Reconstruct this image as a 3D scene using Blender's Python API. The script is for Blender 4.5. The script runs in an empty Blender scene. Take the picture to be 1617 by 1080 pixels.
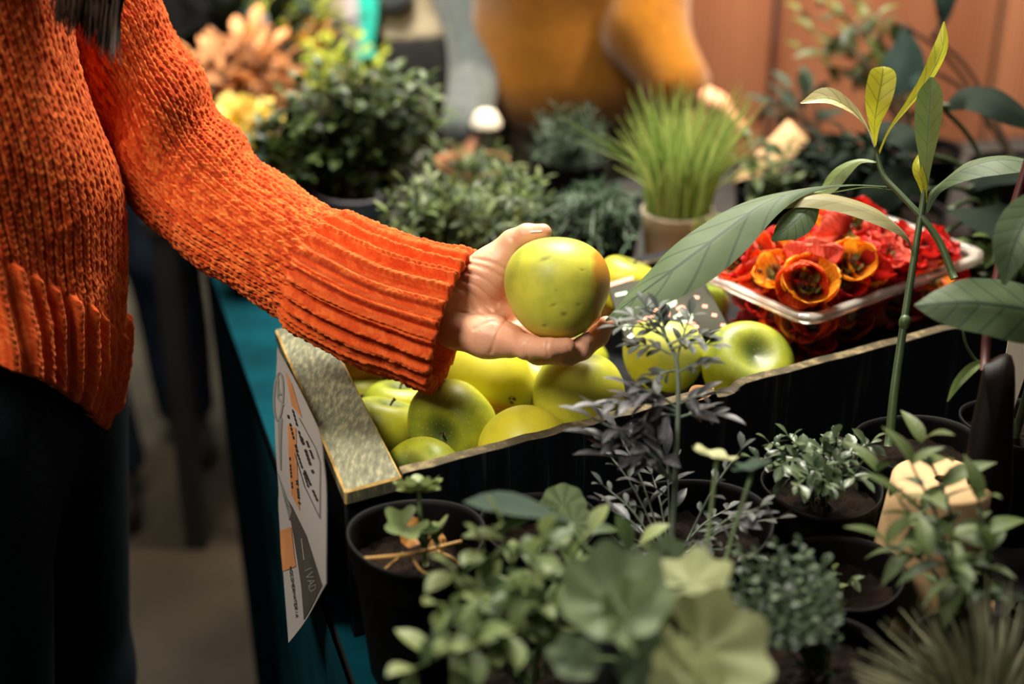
import bpy, bmesh, math, random
import numpy as np
import openvdb
from mathutils import Vector, Matrix
random.seed(7); rng = np.random.default_rng(7)
S = bpy.context.scene; COL = S.collection
A_ = np.array
# ------------------------------------------------------------------ camera
FPX, PITCH, H = 2246.0, math.radians(25.0), 1.5
sp, cp = math.sin(PITCH), math.cos(PITCH)
FW = A_([0, cp, -sp]); UP = A_([0, sp, cp]); RT = A_([1., 0, 0]); CAM = A_([0, 0, H])
def P(u, v, d): return CAM + d * (FW + (u - 808.5) / FPX * RT + (540 - v) / FPX * UP)
def PZ(u, v, z):
    r = FW + (u - 808.5) / FPX * RT + (540 - v) / FPX * UP
    return CAM + r * ((z - H) / r[2])
def PP(u, v, o, n):                     # where the sight line of (u, v) meets a plane
    r = FW + (u - 808.5) / FPX * RT + (540 - v) / FPX * UP
    return CAM + r * (np.dot(o - CAM, n) / np.dot(r, n))
cd = bpy.data.cameras.new('camera'); cam = bpy.data.objects.new('camera', cd); COL.objects.link(cam)
cam.location = CAM; cam.rotation_euler = (math.pi / 2 - PITCH, 0, 0)
cd.sensor_width = 36; cd.lens = FPX / 1617 * 36; cd.clip_start = .02
cd.dof.use_dof = True; cd.dof.focus_distance = 1.28; cd.dof.aperture_fstop = 2.3; cd.dof.aperture_blades = 0
S.camera = cam
S.view_settings.view_transform = 'Standard'; S.view_settings.look = 'None'; S.view_settings.gamma = 1
S.view_settings.exposure = 0.12; S.view_settings.use_curve_mapping = False
# ------------------------------------------------------------------ mesh helpers
def norm(a):
    a = np.asarray(a, float); return a / (np.linalg.norm(a, axis=-1, keepdims=True) + 1e-12)
class MB:
    def __init__(s): s.v, s.f, s.z, s.uv, s.m, s.t, s.n = [], [], [], [], [], [], 0
    def add(s, V, F, uv=None, mi=0, tint=None):
        V = np.asarray(V, float).reshape(-1, 3)
        if isinstance(F, np.ndarray):
            s.f.append((F + s.n).ravel()); s.z.append(np.full(len(F), F.shape[1])); nf = len(F)
        else:
            s.f.append(A_([i for f in F for i in f], int) + s.n); s.z.append(A_([len(f) for f in F], int)); nf = len(F)
        s.v.append(V); s.uv.append(np.zeros((len(V), 2)) if uv is None else np.asarray(uv, float).reshape(-1, 2))
        s.m.append(np.full(nf, mi)); s.t.append(np.full(len(V), .5) if tint is None else np.broadcast_to(np.asarray(tint, float).ravel(), (len(V),)))
        s.n += len(V); return s
    def grid(s, G, close_u=False, close_v=False, uv=None, mi=0, tint=None):
        nu, nv = G.shape[:2]
        I = np.arange(nu * nv).reshape(nu, nv)
        if close_u: I = np.vstack([I, I[:1]])
        if close_v: I = np.hstack([I, I[:, :1]])
        F = np.stack([I[:-1, :-1], I[1:, :-1], I[1:, 1:], I[:-1, 1:]], -1).reshape(-1, 4)
        if uv is None:
            a, b = np.meshgrid(np.linspace(0, 1, nu), np.linspace(0, 1, nv), indexing='ij'); uv = np.stack([a, b], -1)
        return s.add(G, F, uv, mi, tint)
    def tube(s, pts, rad, k=8, mi=0, cap=True, tint=None):
        pts = np.asarray(pts, float); n = len(pts); rad = np.broadcast_to(np.asarray(rad, float), (n,))
        T = norm(np.gradient(pts, axis=0)); N = np.zeros_like(T)
        a = A_([0, 0, 1.]) if abs(T[0, 2]) < .9 else A_([1., 0, 0])
        N[0] = norm(a - T[0] * a.dot(T[0]))
        for i in range(1, n): N[i] = norm(N[i - 1] - T[i] * N[i - 1].dot(T[i]))
        B = np.cross(T, N); th = np.linspace(0, 2 * np.pi, k, endpoint=False)
        G = pts[:, None] + rad[:, None, None] * (np.cos(th)[None, :, None] * N[:, None] + np.sin(th)[None, :, None] * B[:, None])
        b = s.n; s.grid(G, close_v=True, mi=mi, tint=tint)
        if cap: s.f.append(b + np.arange(k)[::-1]); s.f.append(b + (n - 1) * k + np.arange(k)); s.z.append(A_([k, k])); s.m.append(A_([mi, mi]))
        return s
    def lathe(s, prof, k=40, mi=0, c=(0, 0, 0)):
        pr = np.asarray(prof, float); th = np.linspace(0, 2 * np.pi, k, endpoint=False)
        G = np.stack([pr[:, None, 0] * np.cos(th), pr[:, None, 0] * np.sin(th), np.broadcast_to(pr[:, None, 1], (len(pr), k))], -1) + np.asarray(c)
        return s.grid(G, close_v=True, mi=mi)
    def build(s, name, mats, parent=None, smooth=True, loc=None):
        V = np.concatenate(s.v); 
        if parent is not None and loc is None: V = V - A_(parent.get('_o', (0, 0, 0)))
        if loc is not None: V = V - A_(loc)
        me = bpy.data.meshes.new(name); F = np.concatenate(s.f).astype(np.int32); Z = np.concatenate(s.z)
        me.vertices.add(len(V)); me.vertices.foreach_set('co', V.ravel())
        me.loops.add(len(F)); me.loops.foreach_set('vertex_index', F)
        me.polygons.add(len(Z)); me.polygons.foreach_set('loop_start', np.concatenate([[0], np.cumsum(Z)[:-1]]).astype(np.int32))
        me.polygons.foreach_set('material_index', np.concatenate(s.m).astype(np.int32))
        me.polygons.foreach_set('use_smooth', np.full(len(Z), smooth))
        ul = me.uv_layers.new(name='UVMap'); ul.data.foreach_set('uv', np.concatenate(s.uv)[F].ravel())
        at = me.attributes.new('tint', 'FLOAT', 'POINT'); at.data.foreach_set('value', np.concatenate(s.t))
        me.update(calc_edges=True); me.validate()
        for m in (mats if isinstance(mats, (list, tuple)) else [mats]): me.materials.append(m)
        o = bpy.data.objects.new(name, me); COL.objects.link(o)
        if parent is not None: o.parent = parent
        elif loc is not None: o.location = loc
        return o
def thing(name, label, cat, loc=(0, 0, 0), group=None):
    o = bpy.data.objects.new(name, None); COL.objects.link(o); o.location = loc; o['_o'] = [float(x) for x in loc]
    o.empty_display_size = .02
    return tag(o, label, cat, group)
def tag(o, label, cat, group=None, kind=None):
    o['label'] = label; o['category'] = cat
    if group: o['group'] = group
    if kind: o['kind'] = kind
    return o
def struct(o): o['kind'] = 'structure'; return o
def sub(o, par):                                   # hang a mesh built in the thing's space under one of its parts
    o.parent = par; return o
def spline(pts, n):
    p = np.asarray(pts, float); m = len(p)
    q = np.vstack([2 * p[0] - p[1], p, 2 * p[-1] - p[-2]])
    t = np.linspace(0, m - 1 - 1e-9, n); i = t.astype(int); f = (t - i)[:, None]
    a, b, c, d = q[i], q[i + 1], q[i + 2], q[i + 3]
    return .5 * (2 * b + (c - a) * f + (2 * a - 5 * b + 4 * c - d) * f ** 2 + (3 * b - a - 3 * c + d) * f ** 3)
def arr1(x, n): return spline(np.asarray(x, float)[:, None], n)[:, 0]
def hexa(c8, bev=0.0, mi=0, mb=None, bmi=1, seg=1):   # eight corners: bottom ring then top ring
    bm = bmesh.new(); v = [bm.verts.new(c) for c in c8]
    for f in ((3, 2, 1, 0), (4, 5, 6, 7), (0, 1, 5, 4), (1, 2, 6, 5), (2, 3, 7, 6), (3, 0, 4, 7)): bm.faces.new([v[i] for i in f])
    if bev: bmesh.ops.bevel(bm, geom=bm.edges[:], offset=bev, segments=seg, affect='EDGES', material=bmi, profile=.5)
    bm.verts.index_update(); bm.normal_update()
    mb = mb or MB(); V = A_([list(x.co) for x in bm.verts])
    for k in set(f.material_index for f in bm.faces):
        pass
    F = [[x.index for x in f.verts] for f in bm.faces]; mi_ = [f.material_index for f in bm.faces]
    mb.add(V, F, mi=0); mb.m[-1] = A_([mi if k == 0 else k for k in mi_]); bm.free(); return mb
def box(c, sz, rz=0, bev=0.0, mb=None, mi=0):
    x, y, z = A_(sz) / 2; R = A_([[math.cos(rz), -math.sin(rz), 0], [math.sin(rz), math.cos(rz), 0], [0, 0, 1]])
    q = [(-x, -y, -z), (x, -y, -z), (x, y, -z), (-x, y, -z), (-x, -y, z), (x, -y, z), (x, y, z), (-x, y, z)]
    return hexa([R @ A_(p) + A_(c) for p in q], bev, mi, mb, mi)
def prism(poly, n, t, mb=None, mi=0):               # planar polygon (world points) given thickness t along n
    p = np.asarray(poly, float); k = len(p); n = norm(n) * t; mb = mb or MB()
    F = [list(range(k))[::-1], [i + k for i in range(k)]] + [[i, (i + 1) % k, (i + 1) % k + k, i + k] for i in range(k)]
    return mb.add(np.vstack([p, p + n]), F, mi=mi)
def wob(p, sc, seed=0, n=5):                         # smooth pseudo noise of points, about -1..1
    r = np.random.default_rng(seed); o = 0
    for i in range(n):
        k = r.normal(size=3) * sc * (1 + .5 * i); o = o + np.sin(p @ k + r.uniform(0, 6.3)) / (1 + .4 * i)
    return o / 2.2
# ------------------------------------------------------------------ leaves
def ribbon(mb, pts, hw, nrm, n=18, nv=9, fold=.25, rip=.0, curl=0, seed=0, tint=.5):
    p = spline(pts, n); w = np.maximum(arr1(hw, n), 0.0002); T = norm(np.gradient(p, axis=0))
    N = np.asarray(nrm, float); N = np.broadcast_to(N, p.shape) if N.ndim == 1 else spline(N, n)
    Sd = norm(np.cross(T, N)); N = np.cross(Sd, T); s = np.linspace(-1, 1, nv)
    r_ = np.random.default_rng(seed); ph = r_.uniform(0, 6)
    G = p[:, None] + Sd[:, None] * (w[:, None] * s)[..., None] + N[:, None] * (w[:, None] * (fold * np.abs(s) - curl * s ** 2) + rip * w[:, None] * np.sin(np.linspace(0, 14, n)[:, None] + ph + 2 * s) * np.abs(s))[..., None]
    a, b = np.meshgrid(np.linspace(0, 1, n), (s + 1) / 2, indexing='ij')
    return mb.grid(G, uv=np.stack([a, b], -1), tint=tint)
def oval(aspect=.4, n=7, nv=5, fold=.25, droop=.25, peak=.45):
    t = np.linspace(0, 1, n); w = aspect / 2 * np.sin(np.pi * t ** (math.log(.5) / math.log(peak))) ** .8; w[0] = .02; w[-1] = .004
    s = np.linspace(-1, 1, nv)
    G = np.stack([np.broadcast_to(w[:, None] * s, (n, nv)), np.broadcast_to(t[:, None], (n, nv)), fold * w[:, None] * np.abs(s) - droop * t[:, None] ** 2], -1)
    a, b = np.meshgrid(t, (s + 1) / 2, indexing='ij'); return G, np.stack([a, b], -1)
def roundleaf(lobes=7, depth=.12, cup=.2, nr=6, nt=43, gap=.25):
    th = np.linspace(-math.pi + gap, math.pi - gap, nt); r = np.linspace(.02, 1, nr)
    R = (1 - depth * np.abs(np.sin(lobes * th / 2)) ** 2.0) * (.8 + .2 * np.cos(th / 2)) * .5
    x = r[:, None] * (R * np.sin(th)); y = r[:, None] * (R * np.cos(th)) + .0
    z = cup * (r[:, None] ** 2) * .5 + .035 * r[:, None] * np.cos(lobes * th)
    a, b = np.meshgrid(r, (th + math.pi) / (2 * math.pi), indexing='ij')
    return np.stack([x, y, z], -1), np.stack([b * lobes, a], -1)
def put(mb, tm, pos, d, up, size, roll=0, tint=.5):
    G, uv = tm; d = norm(d); x = np.cross(d, up); x = norm(x) if np.linalg.norm(x) > 1e-4 else A_([1., 0, 0]); z = np.cross(x, d)
    if roll: x, z = x * math.cos(roll) + z * math.sin(roll), z * math.cos(roll) - x * math.sin(roll)
    return mb.grid(G @ A_([x, d, z]) * size + pos, uv=uv, tint=tint)
def rdir(): return norm(rng.normal(size=3))
# ------------------------------------------------------------------ materials
def mat(name):
    m = bpy.data.materials.new(name); m.use_nodes = True; nt = m.node_tree
    b = nt.nodes['Principled BSDF']; return m, nt, b
def N_(nt, t, **k):
    n = nt.nodes.new(t)
    for a, v in k.items():
        if a in n.inputs: n.inputs[a].default_value = v
        else: setattr(n, a, v)
    return n
def c4(c): return (c[0], c[1], c[2], 1)
def ramp(nt, fac, stops):
    r = nt.nodes.new('ShaderNodeValToRGB'); e = r.color_ramp.elements
    while len(e) < len(stops): e.new(.5)
    for x, (p, c) in zip(e, stops): x.position = p; x.color = c4(c)
    nt.links.new(fac, r.inputs[0]); return r.outputs[0]
def mixc(nt, fac, a, b, mode='MIX'):
    n = nt.nodes.new('ShaderNodeMix'); n.data_type = 'RGBA'; n.blend_type = mode
    for i, x in ((0, fac), (6, a), (7, b)):
        if isinstance(x, (int, float)): n.inputs[i].default_value = x
        elif isinstance(x, tuple): n.inputs[i].default_value = c4(x)
        else: nt.links.new(x, n.inputs[i])
    return n.outputs[2]
def mth(nt, op, a, b=None, c=None):
    n = nt.nodes.new('ShaderNodeMath'); n.operation = op
    for i, x in enumerate((a, b, c)):
        if x is None: continue
        if isinstance(x, (int, float)): n.inputs[i].default_value = x
        else: nt.links.new(x, n.inputs[i])
    return n.outputs[0]
def noise(nt, scale, detail=3, co=None, sc3=None, rough=.5):
    n = N_(nt, 'ShaderNodeTexNoise', Scale=scale, Detail=detail, Roughness=rough)
    tc = nt.nodes.new('ShaderNodeTexCoord'); src = tc.outputs[co or 'Object']
    if sc3:
        mp = nt.nodes.new('ShaderNodeMapping'); mp.inputs['Scale'].default_value = sc3; nt.links.new(src, mp.inputs[0]); src = mp.outputs[0]
    nt.links.new(src, n.inputs['Vector']); return n.outputs[0]
def bump(nt, b, h, st=.3, dist=.002):
    n = N_(nt, 'ShaderNodeBump', Strength=st, Distance=dist); nt.links.new(h, n.inputs['Height']); nt.links.new(n.outputs[0], b.inputs['Normal'])
def plain(name, col, rough=.6, var=.25, scale=30, bmp=0, spec=.5, metal=0, sheen=0):
    m, nt, b = mat(name); f = noise(nt, scale)
    d = tuple(x * (1 - var) for x in col); l = tuple(min(1, x * (1 + var)) for x in col)
    nt.links.new(ramp(nt, f, [(.3, d), (.7, l)]), b.inputs['Base Color']); b.inputs['Roughness'].default_value = rough
    b.inputs['Specular IOR Level'].default_value = spec; b.inputs['Metallic'].default_value = metal; b.inputs['Sheen Weight'].default_value = sheen
    if bmp: bump(nt, b, f, bmp)
    return m
def leafmat(name, base, light, vein, rough=.5, trans=.25, veins=9, vw=.5, transcol=None):
    m, nt, b = mat(name); uv = nt.nodes.new('ShaderNodeUVMap'); sx = nt.nodes.new('ShaderNodeSeparateXYZ'); nt.links.new(uv.outputs[0], sx.inputs[0])
    across = mth(nt, 'ABSOLUTE', mth(nt, 'SUBTRACT', sx.outputs[1], .5))
    rib = mth(nt, 'GREATER_THAN', mth(nt, 'SUBTRACT', .03, across), 0)
    w = mth(nt, 'ADD', mth(nt, 'SINE', mth(nt, 'MULTIPLY', mth(nt, 'SUBTRACT', sx.outputs[0], mth(nt, 'MULTIPLY', across, .3)), veins * 6.283)), 1)
    side = mth(nt, 'LESS_THAN', w, .07)
    v = mth(nt, 'MULTIPLY', mth(nt, 'MAXIMUM', rib, mth(nt, 'MULTIPLY', side, .7)), vw)
    at = nt.nodes.new('ShaderNodeAttribute'); at.attribute_name = 'tint'
    f = mth(nt, 'ADD', mth(nt, 'MULTIPLY', noise(nt, 40), .5), mth(nt, 'SUBTRACT', at.outputs['Fac'], .25))
    c = mixc(nt, v, ramp(nt, f, [(.2, base), (.8, light)]), vein)
    nt.links.new(c, b.inputs['Base Color']); b.inputs['Roughness'].default_value = rough; b.inputs['Specular IOR Level'].default_value = .35 if rough < .7 else .1
    bump(nt, b, mth(nt, 'MULTIPLY', w, -.2), .15, .001)
    if trans:
        tr = nt.nodes.new('ShaderNodeBsdfTranslucent'); mx = nt.nodes.new('ShaderNodeMixShader'); mx.inputs[0].default_value = trans
        if transcol: tr.inputs[0].default_value = c4(transcol)
        else: nt.links.new(c, tr.inputs[0])
        out = nt.nodes['Material Output']; nt.links.new(b.outputs[0], mx.inputs[1]); nt.links.new(tr.outputs[0], mx.inputs[2]); nt.links.new(mx.outputs[0], out.inputs[0])
    return m
def knitmat(name, dark, mid, light):
    m, nt, b = mat(name); at = nt.nodes.new('ShaderNodeAttribute'); at.attribute_name = 'tint'
    f = mth(nt, 'ADD', mth(nt, 'MULTIPLY', at.outputs['Fac'], .55), mth(nt, 'ADD', mth(nt, 'MULTIPLY', noise(nt, 700, 2), .4), mth(nt, 'MULTIPLY', noise(nt, 25, 3), .12)))
    nt.links.new(ramp(nt, f, [(.15, dark), (.5, mid), (.95, light)]), b.inputs['Base Color']); b.inputs['Roughness'].default_value = .85
    b.inputs['Specular IOR Level'].default_value = .15; b.inputs['Sheen Weight'].default_value = .35; b.inputs['Sheen Roughness'].default_value = .45
    b.inputs['Sheen Tint'].default_value = (1, .45, .2, 1)
    bump(nt, b, noise(nt, 1500, 2), .6, .0015); return m
def applemat(name, green, yellow, blush=0, blushdir=(1, 0, 0), dark=(.1, .16, .01), sc=14, ground=.0):
    m, nt, b = mat(name); tc = nt.nodes.new('ShaderNodeTexCoord'); sx = nt.nodes.new('ShaderNodeSeparateXYZ'); nt.links.new(tc.outputs['Object'], sx.inputs[0])
    f = noise(nt, sc, 4, rough=.6); zz = mth(nt, 'MULTIPLY', sx.outputs[2], 9.0)
    f2 = mth(nt, 'ADD', mth(nt, 'SUBTRACT', f, mth(nt, 'MULTIPLY', zz, .35)), .02)
    c = ramp(nt, f2, [(.25, green), (.62, yellow)])
    # greener ring round the stalk, darkened so the hollow's shade is in the colour
    rr = mth(nt, 'ADD', mth(nt, 'MULTIPLY', sx.outputs[0], sx.outputs[0]), mth(nt, 'MULTIPLY', sx.outputs[1], sx.outputs[1]))
    top = mth(nt, 'MULTIPLY', ramp(nt, mth(nt, 'MULTIPLY', rr, 1600), [(.03, (1, 1, 1)), (.8, (0, 0, 0))]), mth(nt, 'GREATER_THAN', sx.outputs[2], .0))
    c = mixc(nt, mth(nt, 'MULTIPLY', top, .9), c, (.04, .065, .010))
    vo = N_(nt, 'ShaderNodeTexVoronoi', Scale=230.0); nt.links.new(tc.outputs['Object'], vo.inputs['Vector'])
    c = mixc(nt, mth(nt, 'MULTIPLY', mth(nt, 'LESS_THAN', vo.outputs['Distance'], .16), .35), c, (.55, .55, .2))
    if blush:
        dp = N_(nt, 'ShaderNodeVectorMath', operation='DOT_PRODUCT'); nt.links.new(tc.outputs['Object'], dp.inputs[0]); dp.inputs[1].default_value = blushdir
        g = ramp(nt, mth(nt, 'ADD', mth(nt, 'MULTIPLY', dp.outputs['Value'], 22), mth(nt, 'MULTIPLY', noise(nt, 45, 3), .5)), [(.85, (0, 0, 0)), (1.0, (1, 1, 1))])
        c = mixc(nt, mth(nt, 'MULTIPLY', g, blush), c, (.55, .20, .018))
    at = nt.nodes.new('ShaderNodeAttribute'); at.attribute_name = 'tint'
    c = mixc(nt, mth(nt, 'MULTIPLY', mth(nt, 'SUBTRACT', .5, at.outputs['Fac']), 1.5), c, (.12, .10, .015))
    nt.links.new(c, b.inputs['Base Color']); b.inputs['Roughness'].default_value = .46; b.inputs['Specular IOR Level'].default_value = .42
    b.inputs['Subsurface Weight'].default_value = .12; b.inputs['Subsurface Radius'].default_value = (.01, .008, .002); b.inputs['Subsurface Scale'].default_value = .3
    bump(nt, b, f, .08, .002); return m
def woodpaint(name, paint, paint2, wood, amt=.5, sc=(4, 60, 60), rough=.6):
    m, nt, b = mat(name); n1 = noise(nt, 1.0, 6, sc3=sc, rough=.65); n2 = noise(nt, 9, 4)
    c = mixc(nt, ramp(nt, mth(nt, 'ADD', mth(nt, 'MULTIPLY', n1, .75), mth(nt, 'MULTIPLY', n2, .25)), [(amt, (0, 0, 0)), (amt + .1, (1, 1, 1))]), paint, wood)
    c = mixc(nt, ramp(nt, n1, [(.35, (0, 0, 0)), (.6, (1, 1, 1))]), paint2, c)
    nt.links.new(c, b.inputs['Base Color']); b.inputs['Roughness'].default_value = rough; b.inputs['Specular IOR Level'].default_value = .12; bump(nt, b, n1, .5, .002); return m
M = {}
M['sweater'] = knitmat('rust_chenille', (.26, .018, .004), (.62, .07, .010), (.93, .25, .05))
M['denim'] = plain('dark_denim', (.0035, .007, .0095), .9, .4, 400, .2, .1)
M['hair'] = plain('dark_hair', (.016, .007, .003), .6, .5, 60, 0, .15)
m, nt, b = mat('skin'); f = noise(nt, 30, 4)
nt.links.new(ramp(nt, f, [(.3, (.66, .30, .17)), (.72, (.85, .46, .29))]), b.inputs['Base Color']); b.inputs['Roughness'].default_value = .45
b.inputs['Subsurface Weight'].default_value = .25; b.inputs['Subsurface Radius'].default_value = (.02, .006, .003); b.inputs['Subsurface Scale'].default_value = .35
bump(nt, b, noise(nt, 260, 3, sc3=(1.3, .8, .35)), .35, .0012); M['skin'] = m
M['nail'] = plain('nail', (.75, .42, .32), .25, .05)
M['soil'] = plain('soil', (.0075, .004, .0022), .95, .7, 90, .9, .1)
M['straw'] = plain('straw', (.42, .23, .06), .7, .3, 60)
M['deadleaf'] = plain('dead_leaf', (.30, .13, .02), .7, .4, 60, .3)
M['blackpot'] = plain('black_plastic', (.0045, .004, .0038), .6, .3, 20, .05, .10)
M['greypot'] = plain('grey_plastic', (.22, .21, .24), .5, .1)
M['terra'] = plain('terracotta', (.50, .22, .10), .8, .2, 25, .2)
M['tanpot'] = plain('tan_clay', (.62, .40, .20), .8, .2, 18, .2)
M['cup'] = plain('cup_plastic', (.88, .80, .68), .35, .05)
m, nt, b = mat('cup_translucent'); tr = nt.nodes.new('ShaderNodeBsdfTranslucent'); tr.inputs[0].default_value = (.92, .82, .66, 1); b.inputs['Base Color'].default_value = (.9, .82, .70, 1); b.inputs['Roughness'].default_value = .3
mx = nt.nodes.new('ShaderNodeMixShader'); mx.inputs[0].default_value = .55; nt.links.new(b.outputs[0], mx.inputs[1]); nt.links.new(tr.outputs[0], mx.inputs[2]); nt.links.new(mx.outputs[0], nt.nodes['Material Output'].inputs[0]); M['cup'] = m
M['paint'] = woodpaint('black_paint', (.006, .008, .012), (.003, .004, .006), (.04, .045, .045), .56, (70, 70, 3))
M['railtop'] = woodpaint('weathered_top', (.17, .17, .105), (.085, .088, .06), (.25, .24, .14), .50, (260, 60, 60))
M['bare'] = woodpaint('worn_edge', (.55, .36, .11), (.30, .18, .05), (.62, .45, .18), .5, (40, 40, 40), .75)
M['edge'] = woodpaint('worn_plank_edge', (.10, .078, .042), (.045, .038, .024), (.22, .17, .09), .5, (40, 40, 40), .75)
M['inner'] = woodpaint('warm_inner_wood', (.45, .22, .045), (.25, .11, .02), (.55, .3, .08), .5, (4, 40, 40))
M['cloth'] = plain('teal_cloth', (.0006, .032, .045), .95, .3, 14, .1, .05)
M['tabletop'] = plain('dark_table_board', (.007, .006, .005), .8, .4, 12)
M['floor'] = plain('pavement', (.05, .038, .024), .85, .3, 5, .3)
M['slate'] = plain('slate_board', (.040, .041, .030), .85, .35, 12, .1, .12)
M['chalkpink'] = plain('pink_chalk', (.75, .33, .24), .9, .15, 80)
M['chalkmint'] = plain('mint_chalk', (.50, .62, .46), .9, .2, 80)
M['paper'] = plain('paper', (.36, .335, .31), .7, .05, 5)
M['inkblack'] = plain('ink_black', (.02, .018, .015), .6, .2)
M['inkbrown'] = plain('ink_brown', (.055, .05, .04), .6, .2)
M['inkorange'] = plain('ink_orange', (.52, .22, .08), .6, .2, 12)
M['inkgrey'] = plain('ink_grey', (.22, .23, .20), .6, .1)
M['inkpale'] = plain('ink_pale', (.35, .33, .28), .6, .1)
# fence: reeded boards
m, nt, b = mat('reeded_boards'); tc = nt.nodes.new('ShaderNodeTexCoord')
wv = N_(nt, 'ShaderNodeTexWave', Scale=26.0, Distortion=.0); wv.bands_direction = 'X'; nt.links.new(tc.outputs['Object'], wv.inputs[0])
at = nt.nodes.new('ShaderNodeAttribute'); at.attribute_name = 'tint'
f = mth(nt, 'ADD', mth(nt, 'MULTIPLY', noise(nt, 3, 4, sc3=(3, 1, .3)), .6), mth(nt, 'MULTIPLY', at.outputs['Fac'], .5))
nt.links.new(ramp(nt, f, [(.3, (.20, .070, .036)), (.75, (.43, .19, .105))]), b.inputs['Base Color']); b.inputs['Roughness'].default_value = .55
bump(nt, b, wv.outputs['Fac'], .7, .004); M['fence'] = m
M['palewall'] = plain('pale_cladding', (.62, .60, .50), .7, .1, 4)
# clear plastic
m, nt, b = mat('clear_plastic'); nt.nodes.remove(b)
tr = N_(nt, 'ShaderNodeBsdfTransparent'); tr.inputs[0].default_value = (.97, .95, .92, 1); gl = N_(nt, 'ShaderNodeBsdfGlossy', Roughness=.12); gl.inputs[0].default_value = (1, .97, .92, 1)
lw = N_(nt, 'ShaderNodeLayerWeight', Blend=.25); mx = nt.nodes.new('ShaderNodeMixShader'); nt.links.new(mth(nt, 'ADD', mth(nt, 'MULTIPLY', lw.outputs['Facing'], .35), .05), mx.inputs[0])
nt.links.new(tr.outputs[0], mx.inputs[1]); nt.links.new(gl.outputs[0], mx.inputs[2]); nt.links.new(mx.outputs[0], nt.nodes['Material Output'].inputs[0]); M['clear'] = m
m, nt, b = mat('clear_rim'); b.inputs['Transmission Weight'].default_value = .74; b.inputs['IOR'].default_value = 1.38; b.inputs['Roughness'].default_value = .10; b.inputs['Specular IOR Level'].default_value = .9; b.inputs['Base Color'].default_value = (1, .95, .86, 1); M['rim'] = m
L = lambda *a, **k: leafmat(*a, **k)
M['avo'] = L('avocado_leaf', (.045, .085, .035), (.115, .165, .075), (.012, .035, .02), .58, .22, 8, .8)
M['avoyoung'] = L('young_leaf', (.42, .45, .02), (.62, .60, .05), (.12, .2, .02), .4, .45, 7, .7)
M['avocream'] = L('cream_leaf', (.62, .58, .22), (.85, .80, .50), (.2, .28, .06), .4, .3, 8, .8)
M['avomid'] = L('mid_leaf', (.12, .19, .05), (.22, .29, .10), (.07, .12, .03), .45, .3, 8, .5)
M['avopale'] = L('pale_leaf', (.26, .25, .11), (.40, .36, .19), (.12, .13, .05), .5, .3, 8, .4)
M['darkleaf'] = L('dark_leaf', (.004, .009, .006), (.014, .026, .016), (.01, .02, .01), .75, .1, 6, .5)
M['bluedark'] = L('blue_dark_leaf', (.012, .028, .025), (.03, .055, .045), (.02, .03, .02), .75, .1, 6, .4)
M['shrub'] = L('shrub_leaf', (.009, .025, .006), (.072, .110, .026), (.03, .05, .02), .4, .15, 5, .4)
M['rosemary'] = L('rosemary_leaf', (.020, .040, .014), (.135, .180, .055), (.1, .12, .05), .5, .2, 2, .3)
M['greyherb'] = L('grey_herb_leaf', (.016, .042, .024), (.062, .115, .058), (.06, .08, .05), .6, .2, 2, .3)
M['rue'] = L('rue_leaf', (.030, .038, .036), (.085, .10, .085), (.07, .08, .07), .5, .12, 2, .3)
M['ruebroad'] = L('broad_grey_leaf', (.030, .030, .036), (.085, .085, .098), (.1, .1, .1), .45, .1, 4, .4)
M['cut'] = L('cut_leaf', (.060, .105, .036), (.24, .30, .115), (.2, .25, .12), .5, .25, 5, .3)
M['geran'] = L('geranium_leaf', (.080, .125, .066), (.26, .33, .16), (.09, .13, .08), .55, .25, 1, .3)
M['geranpale'] = L('pale_geranium_leaf', (.30, .34, .15), (.50, .52, .27), (.3, .33, .15), .6, .3, 1, .3)
M['geranteal'] = L('blue_geranium_leaf', (.025, .045, .038), (.06, .09, .065), (.05, .08, .05), .8, .2, 4, .3)
M['moss'] = L('mound_leaf', (.018, .040, .024), (.10, .150, .080), (.1, .12, .08), .5, .2, 2, .3)
M['spike'] = L('straw_grey_blade', (.10, .10, .055), (.27, .26, .15), (.2, .2, .1), .6, .2, 1, .3)
M['tom'] = L('tomato_leaf', (.028, .056, .018), (.12, .165, .055), (.1, .13, .05), .55, .25, 5, .4)
M['small'] = L('small_oval_leaf', (.022, .045, .024), (.105, .145, .075), (.1, .12, .07), .35, .15, 4, .4)
M['wheat'] = L('grass_blade', (.16, .27, .06), (.48, .56, .16), (.3, .4, .1), .45, .35, 1, .2)
M['coleus'] = L('coleus_leaf', (.20, .075, .03), (.78, .36, .16), (.5, .3, .05), .6, .3, 5, .4)
M['yellow'] = L('yellow_petal', (.65, .42, .02), (.90, .75, .25), (.8, .6, .1), .6, .3, 3, .3)
M['lime'] = L('lime_leaf', (.26, .34, .02), (.50, .55, .08), (.3, .4, .05), .5, .35, 5, .4)
M['orangeflower'] = L('orange_petal', (.75, .22, .01), (.95, .45, .05), (.6, .1, .01), .5, .3, 4, .3)
M['vine'] = L('vine_leaf', (.02, .04, .012), (.10, .13, .03), (.05, .08, .02), .45, .25, 5, .4)
M['stem'] = plain('green_stem', (.13, .19, .075), .5, .25, 40)
M['avostem'] = plain('avocado_stem', (.06, .10, .035), .45, .3, 30)
M['darkstem'] = plain('dark_stem', (.045, .075, .028), .5, .25, 40)
M['greystem'] = plain('grey_stem', (.16, .20, .15), .5, .2, 40)
M['brownstem'] = plain('brown_stem', (.05, .028, .012), .7, .3, 40)
M['applestalk'] = plain('apple_stalk', (.06, .035, .012), .8, .3)
M['mustard'] = plain('mustard_knit', (.24, .092, .003), .95, .25, 120, .6, .1, 0, .3)
M['mustdark'] = plain('dark_brown_trouser', (.022, .013, .006), .9, .3)
M['greyknit'] = plain('grey_knit', (.085, .10, .105), .9, .2, 60, .3, .1, 0, .2)
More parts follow.
